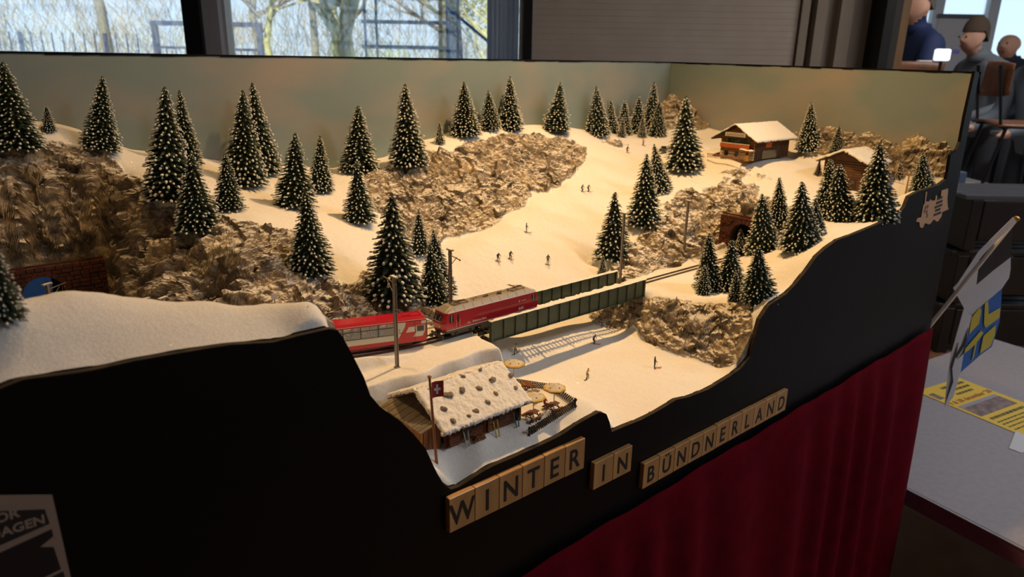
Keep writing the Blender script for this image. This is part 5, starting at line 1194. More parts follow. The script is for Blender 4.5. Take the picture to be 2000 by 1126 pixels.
board = pose(pelvis=(0, .05, .74), waist=(.02, .04, .9), chest=(.05, .0, 1.12), neck=(.07, -.02, 1.28), head=(.08, -.04, 1.38), crown=(.08, -.05, 1.5), shL=(.24, 0, 1.2), elL=(.42, -.05, 1.02), haL=(.56, -.1, .92), shR=(-.13, 0, 1.2), elR=(-.3, -.05, 1.02), haR=(-.38, -.12, .84),
             hipL=(.11, .05, .7), knL=(.26, -.08, .42), anL=(.33, .02, .1), toL=(.33, -.14, .06), hipR=(-.11, .05, .7), knR=(-.26, -.08, .42), anR=(-.33, .02, .1), toR=(-.33, -.14, .06))
sit = pose(pelvis=(0, 0, .5), waist=(0, 0, .66), chest=(0, -.03, .88), neck=(0, -.05, 1.05), head=(0, -.07, 1.15), crown=(0, -.07, 1.27), shL=(.19, -.03, .97), elL=(.25, -.12, .74), haL=(.16, -.34, .74), shR=(-.19, -.03, .97), elR=(-.25, -.12, .74), haR=(-.16, -.34, .74),
           hipL=(.1, -.05, .49), knL=(.12, -.42, .5), anL=(.12, -.42, .1), toL=(.12, -.56, .05), hipR=(-.1, -.05, .49), knR=(-.12, -.42, .5), anR=(-.12, -.42, .1), toR=(-.12, -.56, .05))
FIG = {k_: skin_mesh('figure_' + k_, J, EDG, 5, SK) for k_, J in (('crouch', crouch), ('stand', stand), ('board', board), ('sit', sit))}
def cmat(c): return mat('cloth_' + c, c, .75)
M_skin = mat('skin', '#b98a6a', .6)
def figure(name, label, p, rz, fig, jacket, trousers, hat, grp='skiers on the ski run', gear=None, gcol='#b8452a', poles=True):
    r = empty(name, p, rz, label, 'figure' if fig == 'sit' else 'skier' if gear == 'ski' else 'snowboarder' if gear == 'board' else 'figure', grp)
    b = link('body', FIG[fig], r)
    for i, m in enumerate((cmat(jacket), cmat(trousers), M_skin, cmat(hat), cmat('#26221f'))): b.material_slots[i].link = 'OBJECT'; b.material_slots[i].material = m
    gm = mat('gear_' + gcol, gcol, .45)
    if gear == 'ski':
        for dx in (-.13, .13):
            k_ = MB(); zz = [0, 0, 0, .01, .06, .13]; yy = [.75, .2, -.4, -.75, -.92, -1.0]
            for i in range(5): k_.bar((dx * SK, yy[i] * SK, (zz[i] + .03) * SK), (dx * SK, yy[i + 1] * SK, (zz[i + 1] + .03) * SK), .10 * SK, .03 * SK)
            k_.build('ski', gm, r)
        if poles:
            for sx_ in (-1, 1):
                hz = .86 if fig == 'crouch' else .98
                k_ = MB(); k_.cyl((sx_ * .28 * SK, -.34 * SK, (hz + .08) * SK), (sx_ * .36 * SK, -.1 * SK, 0), .014 * SK, n=5); k_.lathe([(.05 * SK, 0), (.05 * SK, .012 * SK)], 8, (sx_ * .355 * SK, -.115 * SK, .07 * SK)); k_.build('ski_pole', M_blackp, r)
    if gear == 'board':
        k_ = MB(); xs = [-.85, -.7, -.5, .5, .7, .85]; zz = [.10, .03, .0, .0, .03, .10]
        for i in range(5): k_.bar((xs[i] * SK, 0, (zz[i] + .03) * SK), (xs[i + 1] * SK, 0, (zz[i + 1] + .03) * SK), .26 * SK, .03 * SK)
        k_.build('snowboard', gm, r)
    return r
def fig_px(name, label, px, py, y0_, *a, **k_):
    p = ground(px, py, y0_); return figure(name, label, p + Vector((0, 0, .0001)), *a, **k_)
fig_px('skier', 'skier in dark jacket with red skis, left of a close pair', 973, 510, .3, -.3, 'crouch', '#35323a', '#4a2f28', '#2b2a30', gear='ski')
fig_px('skier', 'skier in green jacket with red skis, right of a close pair', 997, 506, .3, -.2, 'crouch', '#46523a', '#3a2a26', '#3a3428', gear='ski')
fig_px('skier', 'skier in grey jacket standing alone on lower ski run', 1070, 516, .3, -.4, 'stand', '#5b6458', '#6c5a3c', '#4a4a40', gear='ski', gcol='#7a7a66')
fig_px('skier', 'skier in dark blue jacket halfway down the ski run', 1028, 454, .35, .8, 'stand', '#3a4654', '#57534a', '#35383f', gear='ski', gcol='#6a6a5c')
fig_px('skier', 'skier in grey jacket, left of a pair on upper run', 1137, 374, .4, .4, 'crouch', '#54504a', '#45423c', '#3a3630', gear='ski', gcol='#6a5a4c')
fig_px('skier', 'skier in maroon jacket, right of a pair on upper run', 1149, 374, .4, .2, 'crouch', '#6b3430', '#4a3c38', '#5a3c30', gear='ski', gcol='#7a5a4c')
fig_px('skier', 'skier in dark jacket with red skis near top of run', 1225, 298, .5, -.2, 'crouch', '#3f3a34', '#8a3a28', '#352f28', gear='ski')
fig_px('skier', 'small skier with red trousers at the top of ski run', 1256, 284, .55, -.2, 'stand', '#c9b49a', '#9a3a2c', '#b89a7a', gear='ski')
fig_px('skier', 'crouching skier in black with red skis under the bridge shadow', 1160, 671, .1, .5, 'crouch', '#1f1d20', '#2a2628', '#18161a', gear='ski', gcol='#c4472c')
fig_px('skier', 'black clad skier on orange skis on the front snowfield', 1278, 718, .03, .9, 'stand', '#2a2a30', '#3a3634', '#1f1c1e', gear='ski', gcol='#c8502e')
fig_px('snowboarder', 'snowboarder in yellow jacket on the front snowfield', 1147, 739, .03, .35, 'board', '#c79a22', '#57543f', '#6a4a2c', gear='board', gcol='#6a4a30')
fig_px('snowboarder', 'snowboarder in yellow jacket under left end of bridge', 1007, 690, .1, .3, 'board', '#b59a24', '#57543f', '#6a4a2c', gear='board', gcol='#5a4630')
figure('standing_figure', 'person in grey standing at the left of lodge terrace', Vector((1.46, .47, HZ(1.46, .47))), .4, 'stand', '#6a6058', '#4a4440', '#3a3430', grp=None)
def sitting(label, x, y, z, rz, jk, tr_): figure('seated_figure', label, Vector((x, y, z)), rz, 'sit', jk, tr_, '#7a5a3a', grp='guests on the hut terrace')
zt_ = HZ(.57, .07)
sitting('guest in orange jacket sitting at the rear terrace table', .5795, .098, HZ(.58, .098), 1.45, '#d08a1e', '#6a4a3a')
sitting('guest in red jacket sitting under the right corner parasol', .572, .046, HZ(.572, .046), .1, '#b8301e', '#4a3a3a')
sitting('guest in beige jacket at the left front of terrace table', .534, .0245, HZ(.534, .0245), math.pi + .15, '#b49a70', '#6a543c')
sitting('guest in grey jacket at the right front of terrace table', .546, .0255, HZ(.546, .0255), math.pi + .1, '#a08e78', '#6a543c')
# ================================================================== upper lodge, barn, swing
M_wood1 = mat('lodge_wood', '#a8713a', .7, col2='#8a5628', scale=50, stretch=(1, .2, 1)); M_wood2 = mat('lodge_dark_wood', '#4a2c1a', .8, col2='#38200f', scale=50)
M_plaster = mat('lodge_plaster', '#c2b396', .8); M_shut = mat('shutter_green', '#4f7a46', .6); M_bal = mat('balcony_orange', '#b8602a', .7)
lx0, lx1, ly0, ly1 = 1.515, 1.672, .356, .446; lz = HZ(1.53, .40) - .001
lodge = empty('mountain_lodge', (lx0, (ly0 + ly1) / 2, lz), 0, 'wooden mountain lodge with snowy roof and orange balcony above slope', 'lodge')
yc = (ly1 - ly0) / 2; dl = lx1 - lx0; ez = .052; rz_ = .079
for i in range(9):
    z = i * ez / 9; z1_ = (i + 1) * ez / 9 - .0006; m = M_plaster if i < 3 else M_wood1
    MB().bevbox(-.0005 * (i % 2), .004, -yc, yc, z, z1_, .0006).build('wall_plank', m, lodge)
for i in range(14):
    x = .004 + i * (dl - .004) / 14; MB().bevbox(x, x + (dl - .004) / 14 - .0005, -yc, -yc + .003, 0, ez, .0005).build('wall_plank', M_wood2, lodge)
MB().box(.003, dl, -yc + .0025, yc, 0, ez).build('wall_core', M_wood2, lodge)
MB().prism([(-yc, ez), (yc, ez), (0, rz_ - .002)], .0005, dl, axis='x').build('gable', M_wood1, lodge)
for s_ in (-1, 1):
    ov = .016; ye = yc + ov; zz = ez - (rz_ - ez) / yc * ov
    b = MB(); b.add([(-.018, s_ * ye, zz), (dl + .008, s_ * ye, zz), (dl + .008, 0, rz_), (-.018, 0, rz_), (-.018, s_ * ye, zz + .002), (dl + .008, s_ * ye, zz + .002), (dl + .008, 0, rz_ + .002), (-.018, 0, rz_ + .002)], [(0, 1, 2, 3), (4, 7, 6, 5), (0, 4, 5, 1), (1, 5, 6, 2), (2, 6, 7, 3), (3, 7, 4, 0)]); b.build('roof_panel', M_wood2, lodge)
    snow_slab('roof_snow', lodge, (-.019, s_ * (ye + .001), zz + .002), (dl + .009, s_ * (ye + .001), zz + .002), (dl + .009, 0, rz_ + .002), (-.019, 0, rz_ + .002), .0035, 50, 20, 8 + s_, .0008, .0012)
bk = MB(); bk.bevbox(-.014, -.001, -yc + .004, yc - .008, .026, .0275, .0003); bk.build('balcony_floor', M_wood1, lodge)
for i in range(14): y = -yc + .005 + i * .0056; MB().bevbox(-.0142, -.0132, y, y + .005, .0275, .0365, .0002).build('balcony_board', M_bal, lodge)
MB().box(-.0146, -.0128, -yc + .004, yc - .008, .0365, .0376).build('balcony_snow', M_snow, lodge)
for y in (-.027, -.006, .015):
    w_ = MB().bevbox(-.0012, .001, y, y + .009, .038, .048, .0004).build('window', M_glassd, lodge)
    for s_ in (-1, 1): MB().bevbox(-.0016, 0, y + (.0095 if s_ > 0 else -.0050), y + (.0145 if s_ > 0 else 0), .038, .048, .0003).build('shutter', M_shut, w_)
sg_ = MB().bevbox(-.0185, -.017, -.030, .024, .0535, .0625, .0003).build('sign_board', mat('sign_pale', '#bdb6ae', .6), lodge)
b = MB()
for i in range(9): b.box(-.0189, -.0186, -.026 + i * .0052, -.0225 + i * .0052, .056, .0602)
b.build('sign_lettering', mat('sign_grey', '#8d8880', .6), sg_)
for y in (-.03, .0, .028): MB().bevbox(-.0012, .001, y - .005, y + .005, .004, .017, .0004).build('window', M_glassd, lodge)
MB().bevbox(-.020, 0, -yc - .002, -yc + .026, .0215, .0235, .0004).build('porch_roof', M_wood1, lodge); snow_slab('porch_snow', lodge, (-.021, -yc - .003, .0235), (0, -yc - .003, .0235), (0, -yc + .027, .0255), (-.021, -yc + .027, .0255), .0025, 14, 16, 21)
for y in (-yc, -yc + .024): MB().bar((-.019, y, 0), (-.019, y, .0215), .0016).build('porch_post', M_wood1, lodge)
MB().bevbox(-.016, -.012, -yc + .004, -yc + .012, 0, .014, .0004).build('yellow_crate', mat('crate_yellow', '#b8962e', .7), lodge)
for y in np.arange(-yc + .004, yc + .02, .0045): MB().bar((-.024, y, -.001), (-.024, y, .0085), .0011).build('terrace_rail', M_wood1, lodge)
MB().bar((-.024, -yc + .002, .0085), (-.024, yc + .02, .0085), .0012).build('terrace_rail', M_wood1, lodge)
MB().bevbox(.05, .075, -yc - .001, -yc + .001, .028, .043, .0004).build('side_window', M_bal, lodge); MB().bevbox(.035, .10, -yc - .0015, -yc + .001, .002, .022, .0004).build('side_window', M_glassd, lodge)
p = ground(1515, 303, .2); picnic('wooden picnic table on the snow before the lodge', p.x, p.y, .9, M_wood1, 1.25, None)
bc = empty('parked_car', (1.50, .60, HZ(1.50, .60)), .4, 'small dark car roof beside the lodge at slope top', 'car')
bb = MB(); bb.bevbox(-.022, .022, -.009, .009, .003, .010, .0015); bb.build('car_body', mat('car_green', '#3c443c', .4), bc); MB().bevbox(-.012, .012, -.0075, .0075, .010, .0155, .002).build('cabin', M_glassd, bc); snow_slab('car_snow', bc, (-.012, -.0075, .0155), (.012, -.0075, .0155), (.012, .0075, .0155), (-.012, .0075, .0155), .002, 8, 6, 4)
for x in (-.013, .013):
    for y in (-.009, .009): MB().lathe([(.0034, -.001), (.0036, 0), (.0034, .001)], 10).build('wheel', M_blackp, bc).matrix_local = Matrix.Translation((x, y, .0034)) @ Matrix.Rotation(math.pi / 2, 4, 'X')
# barn
by0, by1 = .130, .226; bx = 1.60; bz = HZ(1.61, .17) - .003
barn = empty('wooden_barn', (bx, (by0 + by1) / 2, bz), 0, 'brown wooden barn with thick snow roof on right plateau', 'barn'); yc = (by1 - by0) / 2; hz_ = at(1690, 305, x=bx)[2] - bz; hz_ = max(.036, min(hz_, .06)); rr_ = hz_ + .022; dl = .085
M_barn = mat('barn_wood', '#6b4a2c', .8, col2='#523822', scale=60)
for i in range(11):
    z = i * hz_ / 11; MB().bevbox(-.0004 * (i % 2), .003, -yc, yc, z, z + hz_ / 11 - .0005, .0005).build('wall_plank', M_barn, barn)
    MB().bevbox(.003, dl, -yc, -yc + .003, z, z + hz_ / 11 - .0005, .0005).build('wall_plank', M_barn, barn)
MB().prism([(-yc, hz_), (yc, hz_), (0, rr_ - .001)], .0005, dl, axis='x').build('gable', M_barn, barn); MB().box(.002, dl, -yc + .002, yc, 0, hz_).build('wall_core', M_wood2, barn)
for s_ in (-1, 1):
    ov = .012; ye = yc + ov; zz = hz_ - (rr_ - hz_) / yc * ov
    b = MB(); b.add([(-.016, s_ * ye, zz), (dl + .008, s_ * ye, zz), (dl + .008, 0, rr_), (-.016, 0, rr_), (-.016, s_ * ye, zz + .002), (dl + .008, s_ * ye, zz + .002), (dl + .008, 0, rr_ + .002), (-.016, 0, rr_ + .002)], [(0, 1, 2, 3), (4, 7, 6, 5), (0, 4, 5, 1), (1, 5, 6, 2), (2, 6, 7, 3), (3, 7, 4, 0)]); b.build('roof_panel', M_wood2, barn)
    snow_slab('roof_snow', barn, (-.018, s_ * (ye + .001), zz + .002), (dl + .009, s_ * (ye + .001), zz + .002), (dl + .009, 0, rr_ + .002), (-.018, 0, rr_ + .002), .005, 36, 20, 12 + s_, .0014, .002)
d_ = MB().bevbox(-.0012, .001, -.030, -.014, 0, .024, .0004).build('barn_door', M_wood2, barn); MB().bevbox(-.0016, 0, -.027, -.017, .012, .021, .0003).build('door_window', M_glassd, d_)
for y in (-.006, .016): MB().bevbox(-.0012, .001, y, y + .009, .014, .024, .0004).build('window', M_glassd, barn)
for s_ in (-1, 1): MB().bar((-.012, s_ * (yc + .006), -.002), (-.012, s_ * (yc + .006), hz_ - .004), .003).build('porch_post', M_wood2, barn)
# swing frame
A_ = Vector(at(1737, 331, y=.085)); B_ = Vector(at(1776, 341, y=.05)); swg = empty('swing_frame', ((A_.x + B_.x) / 2, (A_.y + B_.y) / 2, HZ((A_.x + B_.x) / 2, (A_.y + B_.y) / 2)), 0, 'wooden swing frame with hanging ropes beside the rightmost spruce', 'swing'); o_ = swg.location
M_swing = mat('swing_wood', '#a87a44', .7)
MB().cyl(A_ - o_, B_ - o_, .0012, n=6).build('top_beam', M_swing, swg); dd = (B_ - A_).normalized(); nn_ = Vector((-dd.y, dd.x, 0)).normalized()
for e_ in (A_, B_):
    for s_ in (-1, 1):
        q = e_ + nn_ * (s_ * .013); q.z = HZ(q.x, q.y) - .002; MB().cyl(e_ - o_, q - o_, .0012, n=6).build('leg', M_swing, swg)
for t in (.25, .38, .62, .75):
    q = A_.lerp(B_, t); MB().cyl(q - o_, q - o_ - Vector((0, 0, .022)), .0003, n=5).build('rope', M_swing, swg)
for t in (.315, .685): q = A_.lerp(B_, t) - o_ - Vector((0, 0, .022)); MB().bar(q - dd * .007, q + dd * .007, .003, .0008).build('swing_seat', M_swing, swg)

# ================================================================== letter tiles on the black board
M_tile = mat('tile_wood', '#b98f5a', .55, col2='#a57b48', scale=45, stretch=(1, 1, .12), coat=.1); M_ink = mat('tile_ink', (.010, .009, .010), .6)
ORD = ('first', 'second', 'third', 'fourth', 'fifth', 'sixth', 'seventh', 'eighth', 'ninth', 'tenth', 'last')
def tiles(word, tl, tr_, bl, th=.0075):
    a = at(*tl, y=-th); b_ = at(*tr_, y=-th); c_ = at(*bl, y=-th); n = len(word); w = (b_[0] - a[0]) / n; zt = (a[2] + b_[2]) / 2; h = zt - c_[2]
    for i, ch in enumerate(word):
        cxx = a[0] + w * (i + .5); dz = rng.uniform(-.0004, .0004)
        t = empty('letter_tile', (cxx, -.0001, zt - h + dz), 0, 'wooden letter tile %s, %s in the word %s' % (ch, ORD[i] if i < n - 1 or n > 11 else 'last', word), 'letter tile', 'wooden letter tiles spelling the layout name')
        MB().bevbox(-w / 2 + .00015, w / 2 - .00015, -th, 0, 0, h, .0007).build('tile', M_tile, t)
        # stroke-drawn letter centred on the tile
        me_ = text_mesh(ch, h * .88, M_ink, .0002, bold=.0006); xs_ = [v.co.x for v in me_.vertices]; ys_ = [v.co.y for v in me_.vertices]
        base_h = h * .88 * .73; mx_, my_ = (min(xs_) + max(xs_)) / 2, min(ys_) + base_h / 2
        for v in me_.vertices: v.co.x = (v.co.x - mx_) * .86; v.co.y -= my_
        o = link('letter', me_, t); o.matrix_local = frame((0, -th - .0001, h * .49), (1, 0, 0), (0, 0, 1))
tiles('WINTER', (877, 976), (1144, 853), (877, 1042))
tiles('IN', (1161, 905), (1236, 869), (1161, 956))
tiles('BÜNDNERLAND', (1258, 908), (1540, 757), (1258, 953))
# locomotive shaped plate and house shaped plate stuck to the board
M_plate = mat('sticker_brown', '#b08a6a', .6)
pl = empty('loco_shaped_plate', (1.62, 0, 1.15), 0, 'tan locomotive shaped sticker at the right end of board', 'sticker')
pts = [(1789, 432), (1792, 426), (1799, 424), (1803, 402), (1806, 397), (1808, 375), (1811, 374), (1808, 394), (1815, 393), (1817, 389), (1819, 390), (1818, 392), (1826, 391), (1828, 380), (1830, 382), (1830, 386), (1837, 386), (1839, 372), (1852, 368), (1850, 388), (1851, 404), (1853, 408), (1840, 414), (1839, 422), (1832, 432), (1828, 432), (1825, 428), (1821, 431), (1818, 436), (1813, 438), (1810, 436), (1806, 436), (1803, 444), (1799, 445), (1796, 441), (1796, 434)]
pp = [at(a, b_, y=-.001) for a, b_ in pts]; MB().prism([(q[0] - 1.62, q[2] - 1.15) for q in pp], -.0012, -.0001).build('plate', M_plate, pl)
b = MB()
for i, (xa, xb, ya) in enumerate(((1830, 1841, 388), (1828, 1841, 396), (1825, 1841, 404), (1826, 1837, 411), (1823, 1838, 419))):
    q0 = at(xa, ya + (xb - xa) * .12, y=-.0014); q1 = at(xb, ya - (xb - xa) * .28, y=-.0014); n_ = 5
    for k_ in range(n_):
        u0, u1 = k_ / n_ + .02, (k_ + 1) / n_ - .03; z0_ = q0[2] + (q1[2] - q0[2]) * u0
        b.box(q0[0] + (q1[0] - q0[0]) * u0 - 1.62, q0[0] + (q1[0] - q0[0]) * u1 - 1.62, -.0016, -.0012, z0_ - 1.15 - .002, z0_ - 1.15 + .0035)
b.build('print', M_ink, pl)
b = MB(); 
for (xa, ya) in ((1808, 405), (1812, 403), (1806, 412), (1810, 414), (1811, 421)): q = at(xa, ya, y=-.0014); b.prism([(q[0] - 1.62 + .004 * math.cos(t) , q[2] - 1.15 + .005 * math.sin(t)) for t in np.linspace(0, 6.28, 7)[:-1]], -.0015, -.0012)
b.build('emblem', mat('sticker_dark', '#5a4030', .7), pl)
ps = empty('event_plate', (.0, 0, 1.1), 0, 'dark house shaped event sign at lower left of the board', 'sign')
M_pwhite = mat('plate_print_white', '#8a7a6e', .6)
MB().prism([(-.09, .10), (.009, .060), (.0395, .0475), (.0415, -.10), (-.09, -.10)], -.0012, -.0001).build('plate', M_pwhite, ps)
MB().prism([(-.09, .085), (.006, .049), (.0335, .0385), (.0345, .026), (-.09, .010)], -.0016, -.0012).build('title_field', M_ink, ps)
MB().prism([(-.09, .003), (.0350, .021), (.0352, .015), (.026, .010), (.034, .006), (.0355, -.014), (-.09, -.033)], -.0016, -.0012).build('picture_field', mat('plate_navy', '#0d1218', .5), ps)
MB().prism([(-.09, -.036), (.0365, -.0165), (.0370, -.0215), (-.09, -.042)], -.0016, -.0012).build('line', M_ink, ps)
MB().prism([(-.09, -.047), (.0372, -.0275), (.0378, -.10), (-.09, -.10)], -.0016, -.0012).build('text_field', M_ink, ps)
txt('title', 'SPOOR', .0098, M_pwhite, frame((.0035, -.0018, .0425), (1, 0, -.03), (0, 0, 1)), ps, .0001, .0003, 'RIGHT'); bpy.data.objects['title'].location.x = .0185
txt('title', 'BOUWDAGEN', .0098, M_pwhite, frame((.0325, -.0018, .0310), (1, 0, -.03), (0, 0, 1)), ps, .0001, .0003, 'RIGHT')

# ================================================================== red cloth, flag, side table
M_cloth = mat('red_cloth', (.115, .0024, .010), .95, col2=(.09, .0020, .008), scale=30, bump=.0005, bscale=700, spec=.05)
b = MB(); nx, nz = 240, 40; vs = []
for j in range(nz + 1):
    t = j / nz
    for i in range(nx + 1):
        u = i / nx; x = -.5 + u * (1.7665 - .05 * t + .5); zt = .8475 + (x - .48) * .0213 + .0016 * math.sin(x * 23) + .0012 * math.sin(x * 61); z = zt * (1 - t) + .03 * t
        y = -.010 - .011 * (1 - math.exp(-t * 7)) * (1 + math.sin(x * 52 + 2.3 * math.sin(x * 9))) - .006 * t * math.sin(x * 17 + 1) - .02 * t
        vs.append((x, y, z))
fs = [(j * (nx + 1) + i, j * (nx + 1) + i + 1, (j + 1) * (nx + 1) + i + 1, (j + 1) * (nx + 1) + i) for j in range(nz) for i in range(nx)]
b.add(vs, fs); ck = b.build('red_skirt_cloth', M_cloth, None, True); sm_ = ck.modifiers.new('thickness', 'SOLIDIFY'); sm_.thickness = .0015; tag(ck, 'dark red cloth skirt hanging below the black board', 'cloth')
b = MB(); vs = []          # hem stitching
for i in range(241): x = -.5 + i / 240 * 2.26; zt = .8475 + (x - .48) * .0213; vs.append((x, -.0105, zt + .002))
M_leg = mat('trestle_wood', '#5a4630', .8)
tb = empty('layout_trestle', (.9, .4, 0), 0, 'wooden trestle legs carrying the layout behind the cloth', 'trestle')
for x in (-1.2, .8):
    for y in (-.34, .36): MB().box(x - .03, x + .03, y - .03, y + .03, 0, .80).build('leg', M_leg, tb)
MB().box(-1.75, .85, -.385, .39, .80, .86).build('base_frame', M_leg, tb)
# flag on a stick
stick0 = Vector((1.792, .012, .855)); stick1 = Vector(at(1985, 427, y=-.10)); fg = empty('hand_flag', stick0, 0, 'paper canton flag in black, white, blue and yellow on white stick', 'flag')
MB().cyl((0, 0, 0), stick1 - stick0, .0050, n=10).build('stick', mat('stick_white', '#e8e4dc', .5), fg); MB().ball(tuple(stick1 - stick0), .007, .007, .006, 10, 6).build('gold_knob', mat('gold_foil', '#b98a2e', .3, metal=.8), fg)
def fy(px): return .006 - .106 * (px - 1815) / 170
def fpoly(pts, m, nm, off=0.0, par=fg):
    P = [Vector(at(a, b_, y=fy(a) + off)) - stick0 for a, b_ in pts]; n = len(P); c_ = sum(P, Vector()) / n
    back = [q + Vector((.0004, .0009, 0)) for q in P]
    bb_ = MB(); bb_.add(P + back, [tuple(range(n)), tuple(range(2 * n - 1, n - 1, -1))] + [(i, (i + 1) % n, n + (i + 1) % n, n + i) for i in range(n)]); return bb_.build(nm, m, par)
M_fw = translucent(mat('paper_white', '#e4e6ee', .6), (.85, .87, .92), .35); M_fk = mat('paper_black', (.008, .008, .010), .5); M_fb = mat('paper_blue', '#2a6cc4', .5); M_fy = mat('paper_yellow', '#d2c44a', .5)
fpoly([(1866, 560), (1872, 556), (1925, 492), (1985, 432), (1979, 424), (1912, 490)], M_fw, 'sleeve', -.003)
fpoly([(1913, 506), (1946, 473), (1978, 446), (1976, 478), (1974, 502), (1940, 528), (1907, 556)], M_fk, 'black_field')
fpoly([(1862, 562), (1913, 506), (1907, 556), (1904, 575), (1899, 615), (1883, 602)], M_fw, 'white_fold')
fpoly([(1974, 502), (1974, 525), (1971, 542), (1957, 563), (1918, 596), (1898, 616), (1904, 575), (1907, 556), (1940, 528)], M_fw, 'white_field')
blue = fpoly([(1957, 563), (1955, 600), (1952, 628), (1944, 655), (1937, 677), (1916, 692), (1900, 706), (1876, 727), (1886, 668), (1898, 616), (1918, 596)], M_fb, 'blue_field')
for q in ([(1930, 587), (1931, 614), (1954, 601), (1952, 620), (1925, 640), (1922, 632), (1924, 592)], [(1914, 600), (1917, 606), (1912, 632), (1893, 652), (1898, 620)], [(1916, 645), (1921, 650), (1908, 668), (1902, 697), (1898, 704), (1905, 672), (1884, 690), (1886, 680)], [(1945, 634), (1943, 654), (1935, 675), (1914, 690), (1921, 656)]):
    fpoly(q, M_fy, 'yellow_bar', -.0012, blue)
fpoly([(1883, 602), (1894, 612), (1898, 616), (1886, 668), (1876, 727), (1862, 775), (1845, 795), (1850, 745), (1858, 690), (1872, 640)], M_fw, 'folded_end', -.001)
for q in ([(1891, 640), (1886, 672), (1868, 700), (1866, 695), (1880, 672)], [(1872, 668), (1868, 690), (1860, 720), (1862, 745), (1846, 790), (1858, 742), (1857, 715)], [(1889, 660), (1880, 690), (1870, 702), (1882, 690)]): fpoly(q, M_fk, 'ibex_stroke', -.0022)
# side table with flyer
TZ = .45; tc_ = Vector((1.85, .415, 0)); d1 = Vector((-.170, -.985, 0)); d2 = Vector((.985, -.170, 0))
stb = empty('side_table', tc_ + d1 * .6 + d2 * .5, 0, 'low grey topped table with purple edge beside the layout', 'table'); so_ = stb.location
def tq(a, c_, z): return tc_ + d1 * a + d2 * c_ + Vector((0, 0, z)) - so_
def slabq(bb, a0, a1, c0, c1, z0_, z1_): 
    vs = [tq(a, c_, z) for z in (z0_, z1_) for a, c_ in ((a0, c0), (a1, c0), (a1, c1), (a0, c1))]; bb.add(vs, [(0, 3, 2, 1), (4, 5, 6, 7), (0, 1, 5, 4), (1, 2, 6, 5), (2, 3, 7, 6), (3, 0, 4, 7)]); return bb
M_ttop = mat('table_grey', '#8a8690', .5, col2='#827e88', scale=60); M_purple = mat('table_purple', '#7a5680', .4)
slabq(MB(), 0, 1.5, 0, 1.3, TZ - .022, TZ).build('table_top', M_ttop, stb)
e_ = MB(); slabq(e_, -.006, 1.506, -.006, 0, TZ - .046, TZ - .003); slabq(e_, -.006, 1.506, 1.3, 1.306, TZ - .046, TZ - .003); slabq(e_, -.006, 0, 0, 1.3, TZ - .046, TZ - .003); e_.build('table_edge', M_purple, stb)
e_ = MB(); slabq(e_, -.008, 1.508, -.008, .004, TZ - .004, TZ - .0008); e_.build('edge_trim', M_ttop, stb)
for a, c_ in ((.10, .12), (.84, .12), (.10, 1.2), (1.4, 1.2)): MB().cyl(tq(a, c_, 0), tq(a, c_, TZ - .022), .016, n=12).build('leg', mat('table_steel', '#6a6d78', .35, metal=.6), stb)
MB().cyl(tq(-.25, .02, .02), tq(.84, .12, .04), .014, n=10).build('foot_rail', mat('table_steel', '#6a6d78', .35, metal=.6), stb)
fc0 = Vector(at(1789, 764, z=TZ + .001)); fc1 = Vector(at(1884, 734, z=TZ + .001)); fu = (fc1 - fc0).normalized(); fw_ = .235; fvv = Vector((fu.y, -fu.x, 0)); fh = .37
fly = empty('yellow_flyer', fc0 + Vector((0, 0, 0)), 0, 'yellow event flyer with photograph lying on the side table', 'flyer')
def fq(u, w, z=0.0): return fu * (u * fw_) + fvv * (w * fh) + Vector((0, 0, z))
def fpatch(nm, u0, u1, w0, w1, m, z=.0008, par=fly): b_ = MB(); b_.add([fq(u0, w0, z), fq(u1, w0, z), fq(u1, w1, z), fq(u0, w1, z), fq(u0, w0, z - .0004), fq(u1, w0, z - .0004), fq(u1, w1, z - .0004), fq(u0, w1, z - .0004)], [(0, 1, 2, 3), (4, 7, 6, 5), (0, 4, 5, 1), (1, 5, 6, 2), (2, 6, 7, 3), (3, 7, 4, 0)]); return b_.build(nm, m, par)
M_fly = mat('flyer_yellow', '#d8b400', .5); M_fred2 = mat('flyer_red', '#9a3a14', .6); M_fpic = mat('flyer_photo', '#5a4a4a', .6, col2='#8a7478', scale=40); M_ftext = mat('flyer_text', '#3a3410', .6)
fpatch('sheet', 0, 1, 0, 1, M_fly, .0006)
def ftext(body, u, w, size, m, bold=.0): txt('flyer_lettering', body, size, m, frame(fq(u, w, .0010), tuple(fu), tuple(-fvv)), fly, .00008, bold)
def fbars(nm, u0, u1, w, h, m, seed):       # a line of small print too blurred to read
    rg = random.Random(seed); b_ = MB(); u = u0
    while u < u1:
        l = rg.uniform(.025, .075) * (h / .02) ** .3; e = min(u + l, u1)
        b_.add([fq(u, w - h / 2, .0010), fq(e, w - h / 2, .0010), fq(e, w + h / 2, .0010), fq(u, w + h / 2, .0010)], [(0, 1, 2, 3)]); u = e + .014
    return b_.build(nm, m, fly)
fbars('print_line', .40, .92, .07, .034, M_ftext, 1); fbars('print_line', .36, .88, .135, .030, M_ftext, 2); fbars('print_line', .42, .80, .20, .028, M_ftext, 3); ftext("9 & 28 december '28", .50, .29, .026, M_fred2, .0005)
fpatch('photo', .06, .90, .345, .54, M_fpic, .0009); fpatch('photo_sky', .06, .90, .345, .385, mat('flyer_sky', '#8d8d9c', .6), .0012); fpatch('engine_sketch', .05, .16, .09, .20, M_fpic, .0009)
fbars('print_line', .10, .86, .60, .030, M_ftext, 4)
for i_, w in enumerate((.66, .70, .745, .79)): fbars('print_line', .08, .92, w, .015, M_ftext, 5 + i_)
fbars('print_line', .30, .80, .85, .024, M_fred2, 9); fbars('print_line', .20, .80, .92, .016, M_ftext, 10)
